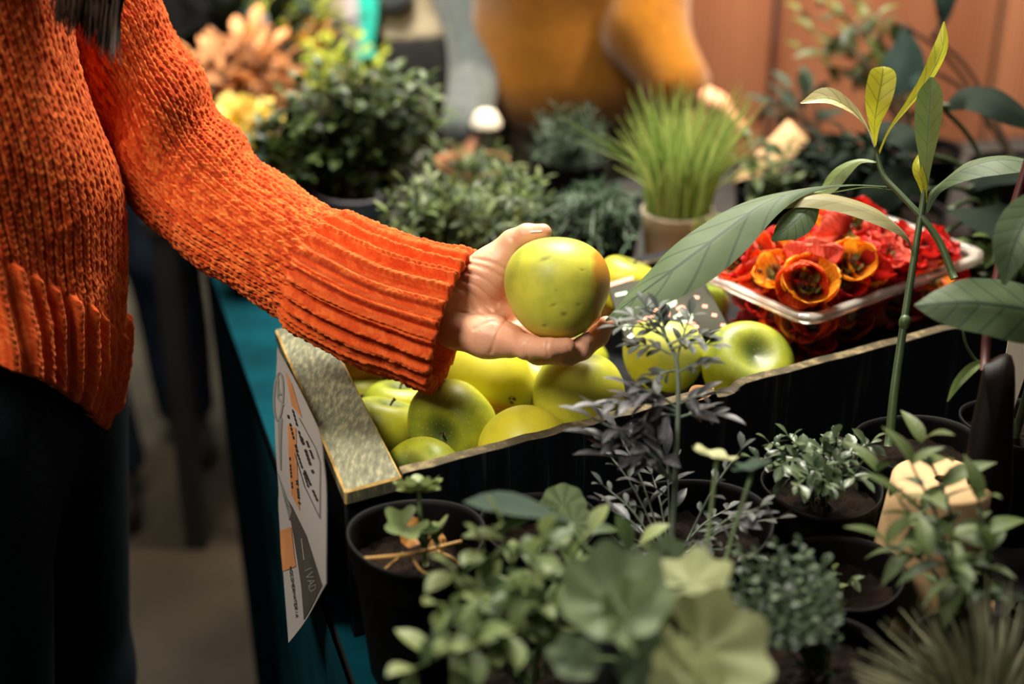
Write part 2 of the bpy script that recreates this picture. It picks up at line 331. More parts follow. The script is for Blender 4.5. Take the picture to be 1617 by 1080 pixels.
M['cream'] = plain('cream_top', (.78, .68, .48), .9, .25, 14, .2)
M['charcoal'] = plain('charcoal_cloth', (.02, .02, .022), .9, .2)
M['tealscarf'] = plain('teal_scarf', (.0, .34, .27), .8, .15, 15)
M['lavender'] = plain('lavender_cloth', (.42, .38, .42), .9, .1)
M['black'] = plain('black_cloth', (.006, .006, .007), .95, .3, 30, 0, .1)
M['indigo'] = plain('indigo_jeans', (.008, .014, .028), .9, .3, 40, 0, .15)
M['shoe'] = plain('dark_shoe', (.010, .008, .007), .5, .3)
M['leather'] = plain('dark_leather', (.004, .0016, .0012), .55, .4, 40, .2, .15)
M['strap'] = plain('red_brown_strap', (.07, .008, .006), .5, .3)
M['white'] = plain('white_cuff', (.80, .74, .62), .7, .05)
# ------------------------------------------------------------------ signed-distance bodies
class SDF:
    def __init__(s, lo, hi, vx):
        s.lo = np.asarray(lo, float); s.vx = vx; s.n = np.ceil((np.asarray(hi) - s.lo) / vx).astype(int) + 1
        ax = [(s.lo[i] + vx * np.arange(s.n[i])).astype(np.float32) for i in range(3)]
        s.X, s.Y, s.Z = ax[0][:, None, None], ax[1][None, :, None], ax[2][None, None, :]
        s.d = np.full(s.n, 1.0, np.float32)
    def mix(s, e, k):
        if k <= 0: s.d = np.minimum(s.d, e)
        else:
            h = np.maximum(k - np.abs(s.d - e), 0) / k; s.d = np.minimum(s.d, e) - h * h * k * .25
    def cap(s, a, b, ra, rb, k=.01, flat=None):
        a = np.asarray(a, float); b = np.asarray(b, float); ab = b - a; L2 = ab @ ab + 1e-12
        x, y, z = s.X - np.float32(a[0]), s.Y - np.float32(a[1]), s.Z - np.float32(a[2])
        t = np.clip((x * ab[0] + y * ab[1] + z * ab[2]) / L2, 0, 1).astype(np.float32)
        x, y, z = x - t * ab[0], y - t * ab[1], z - t * ab[2]
        q = x * x + y * y + z * z
        if flat is not None:                           # widen across direction flat[0] by factor flat[1]
            w = norm(flat[0]); p = x * w[0] + y * w[1] + z * w[2]; q = q - p * p * (1 - 1 / flat[1] ** 2)
        s.mix(np.sqrt(np.maximum(q, 0)) - (ra + (rb - ra) * t), k)
    def chain(s, pts, r, k=.01, flat=None):
        for i in range(len(pts) - 1): s.cap(pts[i], pts[i + 1], r[i], r[i + 1], k, flat)
    def ell(s, c, r, k=.01):
        c = np.asarray(c, float); q = np.sqrt(((s.X - c[0]) / r[0]) ** 2 + ((s.Y - c[1]) / r[1]) ** 2 + ((s.Z - c[2]) / r[2]) ** 2)
        s.mix((q - 1) * min(r), k)
    def cut(s, c, r): s.d = np.maximum(s.d, r - np.sqrt((s.X - c[0]) ** 2 + (s.Y - c[1]) ** 2 + (s.Z - c[2]) ** 2))
    def mesh(s, mb=None, mi=0):
        g = openvdb.FloatGrid(1.0); g.copyFromArray(np.ascontiguousarray(s.d)); p, q = g.convertToQuads(isovalue=0.0)
        mb = mb or MB(); mb.add(np.asarray(p, float) * s.vx + s.lo, np.asarray(q, int)[:, ::-1].copy()); return mb
# ================================================================== the setting
Q0, Q1 = A_([-.136, 1.003, .9]), A_([-.239, 1.317, .9])
e2 = norm(Q1 - Q0); e1 = norm(A_([.628, .339, 0])); LEN, DEP = .80, .331
struct(box((0, 2, -.02), (8, 9, .04)).build('floor', M['floor'], smooth=False))
mb = MB(); x = .079; k = 0
while x < 2.9:                                     # boards of the fence
    w = .478; n0 = mb.n; box((x + w / 2, 3.02 + .004 * (k % 3), .95), (w - .014, .03, 1.9), 0, .004, mb)
    mb.t[-1] = np.full(mb.n - n0, random.uniform(.2, .9)); x += w; k += 1
for z in (.35, 1.5): box((1.5, 3.07, z), (2.9, .05, .09), 0, .004, mb)
struct(mb.build('wall_back', M['fence'], smooth=False))
mb = MB()
for i in range(14): box((-2.9 + i * .22, 4.4, 1.2), (.213, .03, 2.4), 0, .004, mb)
struct(mb.build('wall_left', M['palewall'], smooth=False))
# ================================================================== stall table and its cloth
TP = [(.005, .56), (.40, .60), (.395, .98), (.50, 1.12), (1.45, 1.55), (1.45, 2.62), (.30, 2.31), (-.46, 1.90)]
off = A_([-.95, -.31]) * .012
TP = [A_([-.136 + .326 * .44, 1.003 - .44]) + off] + [A_(p) for p in TP[1:-1]] + [A_([-.136 - .326 * .86, 1.003 + .86]) + off]
t = thing('stall_table', 'long market stall table carrying the crate and all the potted herbs', 'table', (.45, 1.4, 0))
mb = MB(); prism([(p[0], p[1], .722) for p in TP], (0, 0, 1), .028, mb); mb.build('tabletop', M['tabletop'], t, smooth=False)
for p in (TP[0] + (.03, .06), TP[1] + (-.05, .05), TP[4] + (-.08, .1), TP[5] + (-.08, -.1), TP[7] + (.07, .0)):
    box((p[0], p[1], .361), (.05, .05, .722), .4, .004).build('leg', M['tabletop'], t, smooth=False)
loop = TP + [TP[0]]; pts = []
for a, b in zip(loop[:-1], loop[1:]):
    n = max(6, int(np.linalg.norm(b - a) / .012)); pts += [a + (b - a) * i / n for i in range(n)]
pts = A_(pts); ctr = pts.mean(0); tg = norm(np.roll(pts, -2, 0) - np.roll(pts, 2, 0)); nn = np.stack([tg[:, 1], -tg[:, 0]], 1)
s_ = np.arange(len(pts)) * .012; zz = np.linspace(.7505, .03, 40); G = []
for j, z in enumerate(zz):
    dn = (.7505 - z) / .72
    fl = (.016 * np.sin(s_ * 38 + 2 * np.sin(s_ * 9)) + .008 * np.sin(s_ * 83 + 1)) * dn + .006
    G.append(np.c_[pts + nn * fl[:, None] - (pts - ctr) * .035 * dn, np.full(len(pts), z)])
mbc = MB().grid(A_(G).transpose(1, 0, 2), close_u=True); E1, E2 = e1[:2], e2[:2]; hw_ = [TP[0] - off * 0 + nn[0] * 0, TP[0] + E1 * .05, TP[0] + E1 * .05 + E2 * .62, TP[7] + E1 * .34 - E2 * .0, TP[7]]
mbc.add([(p[0], p[1], .7506) for p in hw_], [list(range(5))])
o = mbc.build('tablecloth', M['cloth'])
tag(o, 'teal cloth hanging in folds down the sides of the stall table', 'tablecloth')
# ================================================================== apple crate
ct = thing('wooden_crate', 'open wooden crate painted black with worn edges, full of apples', 'crate', tuple(Q0 - (0, 0, .1495)))
def W(a, b, z): return Q0 + e1 * a + e2 * b + A_([0, 0, z])
ZB = -.149
def plank(a0, a1, b0, b1, z0, z1, bev=.0025):
    return hexa([W(a0, b0, z0), W(a1, b0, z0), W(a1, b1, z0), W(a0, b1, z0), W(a0, b0, z1), W(a1, b0, z1), W(a1, b1, z1), W(a0, b1, z1)], bev)
# front plank with the broken notch in its top edge
prof = [(0.0, -.0145)] + [(.051, -.0145), (.052, .0)]
a_n0 = None
def a_of(u, v):
    p = PP(u, v, Q0, A_([e1[1], -e1[0], 0])); return (p - Q0) @ e1
n0, n1, n2 = a_of(1130, 622), a_of(1146, 630), a_of(1178, 606)
top = [(0, -.0145), (.050, -.0145), (.051, .0)] + [(.051 + (n0 - .051) * i / 24, .0006 * math.sin(i * 1.7) - .0005 * (i % 3)) for i in range(1, 25)]
top += [(n0 + .003, -.007), (n1, -.0085), (n1 + .010, -.0075), (n2 - .006, -.002), (n2, .0)]
top += [(n2 + (LEN - n2) * i / 16, .0006 * math.sin(i * 2.1)) for i in range(1, 17)]
poly = [(0, ZB)] + top + [(LEN, ZB)]
bm = bmesh.new(); V0 = [bm.verts.new(W(a, 0, z)) for a, z in poly]; V1 = [bm.verts.new(W(a, .013, z)) for a, z in poly]; n = len(poly)
bm.faces.new(V0[::-1]); bm.faces.new(V1)
for i in range(n):
    f = bm.faces.new([V0[i], V0[(i + 1) % n], V1[(i + 1) % n], V1[i]]); f.material_index = 1 if 0 < i < n - 1 else 0
mb = MB(); bm.verts.index_update(); mb.add(A_([v.co for v in bm.verts]), [[v.index for v in f.verts] for f in bm.faces]); mb.m[-1] = A_([f.material_index for f in bm.faces]); bm.free()
o = mb.build('front_plank', [M['paint'], M['edge']], ct, smooth=False)
bv = o.modifiers.new('bevel', 'BEVEL'); bv.width = .0012; bv.segments = 2; bv.limit_method = 'ANGLE'; bv.angle_limit = .9
plank(.014, .028, .014, DEP - .014, ZB, -.0145).build('side_plank', [M['paint'], M['edge']], ct, smooth=False)
plank(LEN - .026, LEN - .012, .014, DEP - .014, ZB, -.004).build('side_plank', [M['paint'], M['edge']], ct, smooth=False)
hexa([W(0, DEP - .013, ZB), W(LEN, DEP - .013, ZB), W(LEN, DEP, ZB), W(0, DEP, ZB), W(0, DEP - .013, -.0145), W(LEN, DEP - .013, -.0145), W(LEN, DEP, -.0145), W(0, DEP, -.0145)], .002).build('back_plank', [M['inner'], M['edge']], ct, smooth=False)
plank(.052, LEN, DEP - .02, DEP + .001, -.0143, -.002).build('back_rail', [M['paint'], M['edge']], ct, smooth=False)
rail = hexa([W(-.002, -.004, -.0142), W(.0495, -.004, -.0142), W(.0495, DEP + .002, -.0142), W(-.002, DEP + .002, -.0142), W(-.002, -.004, 0), W(.0495, -.004, 0), W(.0495, DEP + .002, 0), W(-.002, DEP + .002, 0)], .0018)
o = rail.build('corner_rail', [M['railtop'], M['bare']], ct, smooth=False); o['label'] = 'grey weathered top board with yellow worn edges'
for i in range(5):
    a = .03 + i * (LEN - .06) / 5; plank(a, a + (LEN - .06) / 5 - .006, .0135, DEP - .0135, -.085, -.075, .001).build('bottom_slat', [M['paint'], M['paint']], ct, smooth=False)
plank(.47, LEN - .03, .0135, DEP - .0135, -.040, -.0315, .001).build('ledge', [M['paint'], M['paint']], ct, smooth=False)
# ================================================================== paper poster on the crate side
sn = norm(A_([-e2[1], e2[0], 0])); SO = Q0 + sn * .013
SN2 = norm(sn - A_([0, 0, .16])); SN2 = norm(sn + A_([0, 0, .16]))
def SP(u, v, lift=0.0):
    p = PP(u, v, SO, SN2); z = max(0, .9 - p[2])
    return p + SN2 * (.0022 * math.sin(z * 30) + lift)
sg = thing('paper_poster', 'printed paper poster hanging from the left side of the apple crate', 'poster', tuple(SP(455, 1015)))
def outline(t):
    Lp = spline([(437.5, 548), (437, 620), (438, 700), (440, 770), (438, 800), (440, 860), (446, 930), (455, 1015)], 40); Rp = spline([(441, 556), (468, 606), (492, 655), (506, 690), (511, 730), (516, 780), (519, 850), (519, 921)], 40)
    return Lp, Rp
Lp, Rp = outline(0); G = []
for j in range(12): G.append([SP(*(Lp[i] + (Rp[i] - Lp[i]) * j / 11)) for i in range(40)])
G = A_(G); G2 = G + sn * -.0006
mb = MB().grid(G); mb.grid(G2); sheet = mb.build('sheet', M['paper'], sg)
def ink(name, polys, m, lift=.0007, n=6):
    mb = MB()
    for pl in polys:
        pl = A_(pl, float)
        if len(pl) == 4:
            a, b = np.meshgrid(np.linspace(0, 1, n), np.linspace(0, 1, n), indexing='ij'); a, b = a[..., None], b[..., None]
            q = (pl[0] * (1 - a) + pl[1] * a) * (1 - b) + (pl[3] * (1 - a) + pl[2] * a) * b
            mb.grid(A_([[SP(*x, lift) for x in r] for r in q]))
        else: mb.add(A_([SP(*x, lift) for x in pl]), [list(range(len(pl)))])
    return sub(mb.build(name, m, sg), sheet)
def stroke(p, w):                                  # strip polygons along an image polyline
    p = A_(p, float); out = []
    for a, b in zip(p[:-1], p[1:]):
        n = norm(A_([-(b - a)[1], (b - a)[0]])) * w / 2; out.append([a + n, b + n, b - n, a - n])
    return out
ink('dark_band', [[(449, 776), (465, 800), (465, 850), (461, 822)], [(465, 800), (488, 845), (474, 925), (465, 850)], [(488, 845), (513, 924), (477, 979), (474, 925)]], M['inkbrown'])
ink('grey_band', [[(440, 742), (446, 760), (464, 806), (458, 822)], [(443, 660), (450, 660), (448, 742), (446, 742)]], M['inkgrey'])
for q_ in ([(440, 838), (461, 832), (464, 876), (441, 872)], [(441, 872), (464, 876), (466, 894), (444, 902)], [(458, 670), (470, 676), (478, 806), (464, 780)], [(452, 588), (462, 606), (478, 660), (462, 640)]): ink('orange_patch', [q_], M['inkorange'])
circ = [(443 + 6.5 * math.cos(a), 626 + 38 * math.sin(a)) for a in np.linspace(0, 6.283, 17)]
ink('round_emblem', stroke(circ, 2.6) + stroke([(440, 606), (444, 622), (450, 622)], 3) + stroke([(441, 596), (442, 628), (451, 640)], 2.6), M['inkgrey'], .0009)
for k, (x0, y0, x1, y1, w) in enumerate([(462, 640, 480, 700, 2.6), (458, 655, 474, 715, 2.6), (478, 690, 498, 748, 2.8), (486, 696, 498, 728, 3.4), (474, 716, 492, 770, 2.2), (482, 736, 506, 792, 2.4), (463, 722, 467, 772, 3), (474, 758, 478, 796, 3)]):
    m_ = 9; rows = []
    for i in range(m_):
        if (i * 7 + k * 3) % 5 == 0: continue
        a = A_([x0, y0]) + (A_([x1, y1]) - A_([x0, y0])) * i / m_; b = a + (A_([x1, y1]) - A_([x0, y0])) * .78 / m_
        rows += stroke([a, b], w * (.8 + .4 * ((i * 3 + k) % 3) / 2))
    ink('text_line', rows, M['inkblack'], .0010, 2)
ink('printed_frame', stroke([(474, 660), (500, 708), (507, 730), (510, 818), (486, 768), (470, 716)], .9), M['inkbrown'], .0009, 2)
def glyphs(word, p0, p1, h, w, wide=.62):           # outlined or solid capitals running down the sheet
    G5 = {'V': [[(0, 1), (.5, 0), (1, 1)]], 'A': [[(0, 0), (.5, 1), (1, 0)], [(.2, .4), (.8, .4)]], 'I': [[(.5, 0), (.5, 1)]], 'U': [[(0, 1), (0, 0), (1, 0), (1, 1)]], 'D': [[(0, 0), (0, 1), (.8, .85), (.8, .15), (0, 0)]],
          'R': [[(0, 0), (0, 1), (.8, .9), (.8, .55), (0, .5), (.9, 0)]], 'E': [[(.9, 0), (0, 0), (0, 1), (.9, 1)], [(0, .5), (.7, .5)]], 'O': [[(0, 0), (0, 1), (.9, 1), (.9, 0), (0, 0)]], 'N': [[(0, 0), (0, 1), (.9, 0), (.9, 1)]], 'T': [[(0, 1), (1, 1)], [(.5, 1), (.5, 0)]], 'C': [[(.9, 1), (0, 1), (0, 0), (.9, 0)]], 'M': [[(0, 0), (0, 1), (.5, .4), (1, 1), (1, 0)]], 'S': [[(0, 0), (.9, 0), (.9, .5), (0, .5), (0, 1), (.9, 1)]]}
    p0, p1 = A_(p0, float), A_(p1, float); d = (p1 - p0) / len(word); h = A_(h, float); out = []
    for i, ch in enumerate(word):
        for st in G5.get(ch, []): out += stroke([p0 + d * (i + wide * x * 1.15) + h * y for x, y in st], w)
    return out
ink('outlined_logo', glyphs('IVAD', (483, 897), (491, 938), (13, -5), .9, .7), M['inkpale'], .0012, 2)
ink('small_line', stroke([(480, 850), (483, 884)], 1.6), M['inkpale'], .0012, 2)
ink('bottom_line', glyphs('NOCOMERMATERIA', (455, 896), (465, 976), (3.4, -1.2), 1.0, .7), M['inkblack'], .0010, 2)
# ================================================================== chalk board lying on the apples
b0, b1, b2 = PZ(990, 543, .902), PZ(1150, 516, .908), PZ(1108, 436, .922); bn = norm(np.cross(b1 - b0, b2 - b0)); bn = bn if bn[2] > 0 else -bn
b3 = PP(958, 446, b0, bn); bt = thing('chalk_board', 'small dark slate board with pink and mint chalk letters propped on the apples', 'chalkboard', tuple(b0 - bn * .004))
slate = prism([b0, b1, b2, b3], -bn, .005).build('slate', M['slate'], bt, smooth=False)
def chalk(name, strokes, m):
    for st, w in strokes:
        mb = MB()
        for q in stroke(spline(st, 14) if len(st) > 2 else st, w): mb.add(A_([PP(x[0], x[1], b0 + bn * .0006, bn) for x in q]), [[0, 1, 2, 3]])
        sub(mb.build(name, m, bt, smooth=False), slate)
dash = [([(u, v), (u + 8, v + 1)], 5) for u, v in ((1083, 455), (1096, 469), (1109, 483), (1124, 497), (1138, 513))]
chalk('pink_mark', dash + [([(1030, 500), (1036, 489), (1048, 488), (1056, 496), (1050, 503)], 6), ([(1068, 488), (1078, 484), (1080, 490), (1072, 494)], 5), ([(1086, 508), (1096, 512), (1102, 518)], 6), ([(1008, 510), (1020, 503), (1028, 503)], 6), ([(962, 450), (1000, 438)], 6)], M['chalkpink'])
chalk('mint_mark', [([(1050, 478), (1062, 473), (1066, 479), (1056, 484)], 6), ([(1064, 502), (1080, 494), (1092, 498), (1088, 506), (1074, 509)], 5), ([(984, 520), (990, 514), (996, 518)], 6), ([(992, 534), (1000, 528)], 7), ([(972, 466), (990, 462)], 5)], M['chalkmint'])
# ================================================================== apples
def apple_mesh(R, squash=.9, lob=.02, cav=.34, seed=0, shear=0, taper=.0, res=44):
    nph, nth = res, res + 4; ph = np.linspace(.0, math.pi, nph); th = np.linspace(0, 2 * np.pi, nth, endpoint=False)
    r = np.sin(ph) ** .92 * (1 + .10 * np.cos(ph)); z = squash * np.cos(ph) - cav * np.exp(-np.abs(ph / .42) ** 1.6) + cav * .45 * np.exp(-np.abs((math.pi - ph) / .36) ** 1.7)
    r = r * (1 + taper * np.cos(ph))
    rr = r[:, None] * (1 + lob * np.cos(5 * th + seed) * np.clip(.5 - .6 * np.cos(ph), 0, 1)[:, None] + .025 * np.cos(2 * th + seed * 2) + .018 * np.cos(3 * th + seed))
    G = np.stack([rr * np.cos(th), rr * np.sin(th), np.broadcast_to(z[:, None], rr.shape) + .02 * np.cos(th + seed) * r[:, None]], -1)
    return G * R
APPLES = []
def apple(u, v, d, R, axis, label, m, squash=.9, cav=.30, stalk=True, seed=0, lob=.02, taper=0., world=None, marks=()):
    if world is None: APPLES.append([u, v, d, R / d, (axis, label, m, squash, cav, stalk, seed, lob, taper)])
    else: return build_apple(u, v, d, R, axis, label, m, squash, cav, stalk, seed, lob, taper, world, marks)
def settle_apples():                                 # slide each apple away along its sight line until it clears planks and neighbours
    for it in range(60):
        for A1 in APPLES:
            c = P(*A1[:3]); R = A1[3] * A1[2]; q = c - Q0; bb = np.linalg.solve(A_([[e1[0], e2[0]], [e1[1], e2[1]]]), q[:2])
            if min(bb[1] * math.sin(math.radians(80)) - .0135 - R * .98, bb[0] * .985 - .029 - R * .98) < 0: A1[2] += .004
        for i, A1 in enumerate(APPLES):
            for A2 in APPLES[i + 1:]:
                c1, c2 = P(*A1[:3]), P(*A2[:3]); g = np.linalg.norm(c1 - c2) - .95 * (A1[3] * A1[2] + A2[3] * A2[2])
                if g < 0: (A1 if A1[2] > A2[2] else A2)[2] += .003
    for A1 in APPLES: build_apple(A1[0], A1[1], A1[2], A1[3] * A1[2], *A1[4])
def build_apple(u, v, d, R, axis, label, m, squash=.9, cav=.34, stalk=True, seed=0, lob=.02, taper=0., world=None, marks=()):
    c = P(u, v, d) if world is None else A_(world); ax = norm(axis[0] * RT + axis[1] * UP - axis[2] * FW)
    rt = thing('apple', label, 'apple', tuple(c), 'green apples in the crate')
    rt.rotation_mode = 'QUATERNION'; rt.rotation_quaternion = Vector((0, 0, 1)).rotation_difference(Vector(ax))
    G = apple_mesh(R, squash, lob, cav, seed, 0, taper, 150 if marks else 44); tn = np.full(G.shape[:2], .5); q = rt.rotation_quaternion.to_matrix(); Gw = G @ A_(q).T
    for (a_, b_, sx_, sy_, ang) in marks:              # small bruises and pits of the skin
        dx, dy = Gw @ RT / R - a_, Gw @ UP / R - b_; fr = (Gw @ FW) < 0
        ex, ey = dx * math.cos(ang) + dy * math.sin(ang), dy * math.cos(ang) - dx * math.sin(ang)
        k_ = np.exp(-(ex / sx_) ** 2 - (ey / sy_) ** 2) * fr; tn = tn - .45 * k_; G = G * (1 - .012 * k_[..., None])
    MB().grid(G, close_v=True, tint=tn).build('flesh', m, rt, loc=(0, 0, 0))
    if stalk:
        z0 = (squash - cav) * R; MB().tube(spline([(0, 0, z0 - .002), (.0008, 0, z0 + .004), (.003, .001, z0 + .009)], 7), [.0016, .0013, .0012, .0012, .0013, .0016, .0019], 7).build('stalk', M['applestalk'], rt, loc=(0, 0, 0))
    if cav < .1: return rt
    zb = (-squash + cav * .45) * R; mb = MB()
    for i in range(5):
        a = i * 1.2566 + seed; put(mb, oval(.5, 5, 3), A_([.002 * math.cos(a), .002 * math.sin(a), zb]), (math.cos(a) * .6, math.sin(a) * .6, -1), (math.cos(a), math.sin(a), 0), .006)
    mb.build('calyx', M['applestalk'], rt, loc=(0, 0, 0)); return rt
g1, y1 = (.12, .175, .010), (.50, .50, .028)
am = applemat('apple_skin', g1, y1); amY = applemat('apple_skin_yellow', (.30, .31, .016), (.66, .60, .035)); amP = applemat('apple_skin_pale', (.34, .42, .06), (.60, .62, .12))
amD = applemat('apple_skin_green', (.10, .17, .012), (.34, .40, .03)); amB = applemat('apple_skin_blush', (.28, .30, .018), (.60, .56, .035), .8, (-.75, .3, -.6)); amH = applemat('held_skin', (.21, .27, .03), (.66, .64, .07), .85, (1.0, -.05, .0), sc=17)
amK = applemat('apple_skin_ruddy', (.26, .28, .02), (.52, .50, .04), .7, (.2, .2, -.95))
# axis is given as (right, up, towards the lens)
HELD = P(880, 456, 1.255); HR = .0472
apple(715, 668, 1.31, .0415, (-.35, -.30, .9), 'green apple with its stalk hollow facing out, directly left of the low half-hidden apple', am, seed=1)
apple(771, 606, 1.375, .0462, (-.55, .35, -.72), 'big yellow apple with a russet blush right under the cuff', amB, .92, .25, seed=2)
apple(915, 627, 1.345, .0425, (.1, .9, .2), 'tall egg-shaped yellow apple just below the fingertips', amK, 1.08, .12, False, 3, 0, -.06)
apple(828, 712, 1.275, .0415, (.2, .5, -.7), 'yellow-green apple sunk behind the front plank between two larger apples', amY, seed=4)
apple(668, 762, 1.235, .0385, (-.45, .35, .8), 'bright yellow-green apple in the front corner of the crate by the weathered board', am, seed=5)
apple(607, 678, 1.315, .0365, (.2, .8, .1), 'green apple against the weathered board, left of the one showing its hollow', am, seed=6)
apple(628, 648, 1.40, .036, (.1, .9, .2), 'apple showing only its top just under the hanging cuff edge', am, seed=7)
apple(562, 630, 1.43, .0355, (.1, .8, .2), 'small green apple farthest along the weathered side board', am, seed=8)
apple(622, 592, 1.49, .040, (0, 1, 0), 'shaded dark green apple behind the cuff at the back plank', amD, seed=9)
apple(1050, 562, 1.41, .0402, (.1, .95, -.1), 'pale yellow apple behind the feathery grey herb', amP, .97, .2, False, 10)
apple(1180, 584, 1.385, .0462, (.12, .55, .78), 'green apple with deep stalk hollow beside the notch in the plank', am, .90, .36, False, seed=11)
apple(858, 612, 1.45, .040, (.3, .8, .3), 'yellow apple mostly hidden behind the egg-shaped one', amY, seed=12)
apple(1003, 705, 1.34, .042, (.3, .8, .2), 'yellow-green apple low behind the front plank under the pale apple', amY, seed=13)
apple(988, 448, 1.585, .036, (.3, .8, .2), 'apple at the back plank showing a yellow strip above the chalk board', amY, seed=14)
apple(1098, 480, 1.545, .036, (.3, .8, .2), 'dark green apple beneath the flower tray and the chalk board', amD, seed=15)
apple(905, 570, 1.50, .037, (.3, .8, .2), 'apple peeking out behind the ring finger', am, seed=16)
h = apple(0, 0, 0, HR, (.05, .98, -.1), 'large speckled green-yellow apple held in the outstretched hand', amH, .96, .0, False, 17, .012, .05, HELD, ((-.10, -.33, .06, .022, .5), (.36, -.32, .03, .026, 0), (-.25, -.70, .04, .025, 0), (-.26, .50, .10, .03, .4), (-.05, -.06, .012, .012, 0), (.42, .30, .012, .012, 0), (.1, -.5, .05, .04, 0))); del h['group']
settle_apples()
# dead leaf scrap by the notch
mb = MB(); ribbon(mb, [PZ(1085, 634, .893), PZ(1105, 622, .897), PZ(1125, 612, .897)], [.002, .010, .002], (0, -.3, 1), fold=.3); o = mb.build('dry_leaf', M['deadleaf']); tag(o, 'curled brown dry leaf lying by the notch of the crate', 'leaf')
# ================================================================== people
def hand_rough(sd, w, d, n, curl=.5, sc=1.0, mirror=1):   # a relaxed hand: palm, four fingers, thumb
    w = A_(w, float); d = norm(d); n = norm(n); s = norm(np.cross(d, n)) * mirror
    sd.cap(w, w + d * .07 * sc, .019 * sc, .022 * sc, .015, (s, 1.7))
    for i, (o, l) in enumerate(((.030, .068), (.011, .076), (-.009, .07), (-.028, .056))):
        p = w + d * .082 * sc + s * o * sc; dd = d; q = [p]
        for j in range(3):
            dd = norm(dd + n * curl * .55); q.append(q[-1] + dd * l * sc * (.45, .32, .23)[j])
        sd.chain(q, [.0095 * sc, .009 * sc, .0085 * sc, .007 * sc], .004)
    p = w + d * .02 * sc + s * .022 * sc; sd.chain([p, p + (d * .6 + s * .7 + n * .3) * .035 * sc, p + (d * 1.35 + s * .9 + n * .6) * .045 * sc], [.014 * sc, .011 * sc, .008 * sc], .006)
def bodyfill(sd, J, g=0., parts='THALF', k=.05):
    if 'T' in parts:
        sd.cap(J['pelvis'] - A_([0, 0, .04]), J['waist'], .125 + g, .112 + g, k, (J['side'], 1.32)); sd.cap(J['waist'], J['chest'], .112 + g, .118 + g, k, (J['side'], 1.34))
        sd.cap(J['chest'], J['shL'] * .5 + J['shR'] * .5, .115 + g, .07 + g, k, (J['side'], 1.4)); sd.cap(J['shL'], J['shR'], .055 + g, .055 + g, k)
    if 'H' in parts:
        nk = J['shL'] * .5 + J['shR'] * .5; hd = J['head']; f = J['fwd']
        sd.cap(nk, hd - A_([0, 0, .08]), .055 + g, .052 + g, .03); sd.ell(hd, (.078 + g, .088 + g, .115 + g), .03)
        sd.cap(hd + f * .085 + A_([0, 0, .0]), hd + f * .105 - A_([0, 0, .03]), .010, .014, .012); sd.cap(hd - J['side'] * .02 + f * .082 - A_([0, 0, .06]), hd + J['side'] * .02 + f * .082 - A_([0, 0, .06]), .008, .008, .008)
        for q in (-1, 1): sd.ell(hd + J['side'] * q * .08 - A_([0, 0, .01]), (.012, .018, .03), .01)
    if 'A' in parts:
        for q in 'LR': sd.chain([J['sh' + q], J['el' + q], J['wr' + q]], [.052 + g, .041 + g, .027 + g], .02)
    if 'L' in parts:
        for q in 'LR': sd.chain([J['hip' + q], J['kn' + q], J['an' + q]], [.085 + g, .058 + g, .042 + g], .03)
    if 'F' in parts:
        for q in 'LR': sd.cap(J['an' + q] - A_([0, 0, .035]) - J['fwd'] * .03, J['an' + q] - A_([0, 0, .048]) + J['fwd'] * .14, .04 + g * .5, .03 + g * .5, .02)
def joints(x, y, yaw, lean=0, **kw):
    f = A_([math.cos(yaw), math.sin(yaw), 0]); s = A_([-math.sin(yaw), math.cos(yaw), 0]); b = A_([x, y, 0.]); z = lambda h, a=0, c=0: b + f * a + s * c + A_([0, 0, h])
    J = dict(fwd=f, side=s, pelvis=z(.93), waist=z(1.10, lean * .4), chest=z(1.28, lean * .8), shL=z(1.38, lean, .17), shR=z(1.38, lean, -.17), head=z(1.60, lean * 1.3 + .02),
             hipL=z(.88, 0, .09), hipR=z(.88, 0, -.09), knL=z(.48, .02, .10), knR=z(.48, .02, -.10), anL=z(.085, 0, .10), anR=z(.085, 0, -.10),
             elL=z(1.10, -.03, .22), elR=z(1.10, -.03, -.22), wrL=z(.88, .05, .24), wrR=z(.88, .05, -.24))
    J.update({k: A_(v, float) for k, v in kw.items()}); return J
def bounds(J, m=.18):
    p = A_([v for k, v in J.items() if k not in ('fwd', 'side')]); lo, hi = p.min(0) - m, p.max(0) + m; lo[2] = max(lo[2], -.01); return lo, hi
def clip(mb_sdf, fn): mb_sdf.d = np.maximum(mb_sdf.d, fn(mb_sdf.X, mb_sdf.Y, mb_sdf.Z))
def person(label, J, cloth, vx=.009, hands=(), hair=True):
    # cloth: (name, material, grow, parts, zmin, zmax, sleeve end fraction)
    rt = thing('person', label, 'person', (J['pelvis'][0], J['pelvis'][1], 0)); lo, hi = bounds(J)
    sd = SDF(lo, hi, vx); bodyfill(sd, J, 0, 'THALF')
    for w, d, n, mi in hands: hand_rough(sd, w, d, n, .6, 1.0, mi)
    sd.d = np.maximum(sd.d, .002 - sd.Z); sd.mesh().build('body', M['skin'], rt)
    for name, m, g, parts, z0, z1 in cloth:
        sd = SDF(lo, hi, vx); bodyfill(sd, J, g, parts); sd.d = sd.d + .004 * np.sin(26 * sd.X + 8 * sd.Z + 3 * np.sin(9 * sd.Y)) * np.sin(11 * sd.Z + 5 * sd.Y)
        sd.d = np.maximum(np.maximum(sd.d, z0 - sd.Z), sd.Z - z1); sd.mesh().build(name, m, rt)
    if hair:
        sd = SDF(J['head'] - .2, J['head'] + .2, vx); sd.ell(J['head'] - J['fwd'] * .025 + A_([0, 0, .02]), (.092, .095, .115), 0); sd.cap(J['head'] - J['fwd'] * .07, J['head'] - J['fwd'] * .08 - A_([0, 0, .12]), .06, .05, .03); sd.mesh().build('hair', M['hair'], rt)
    return rt
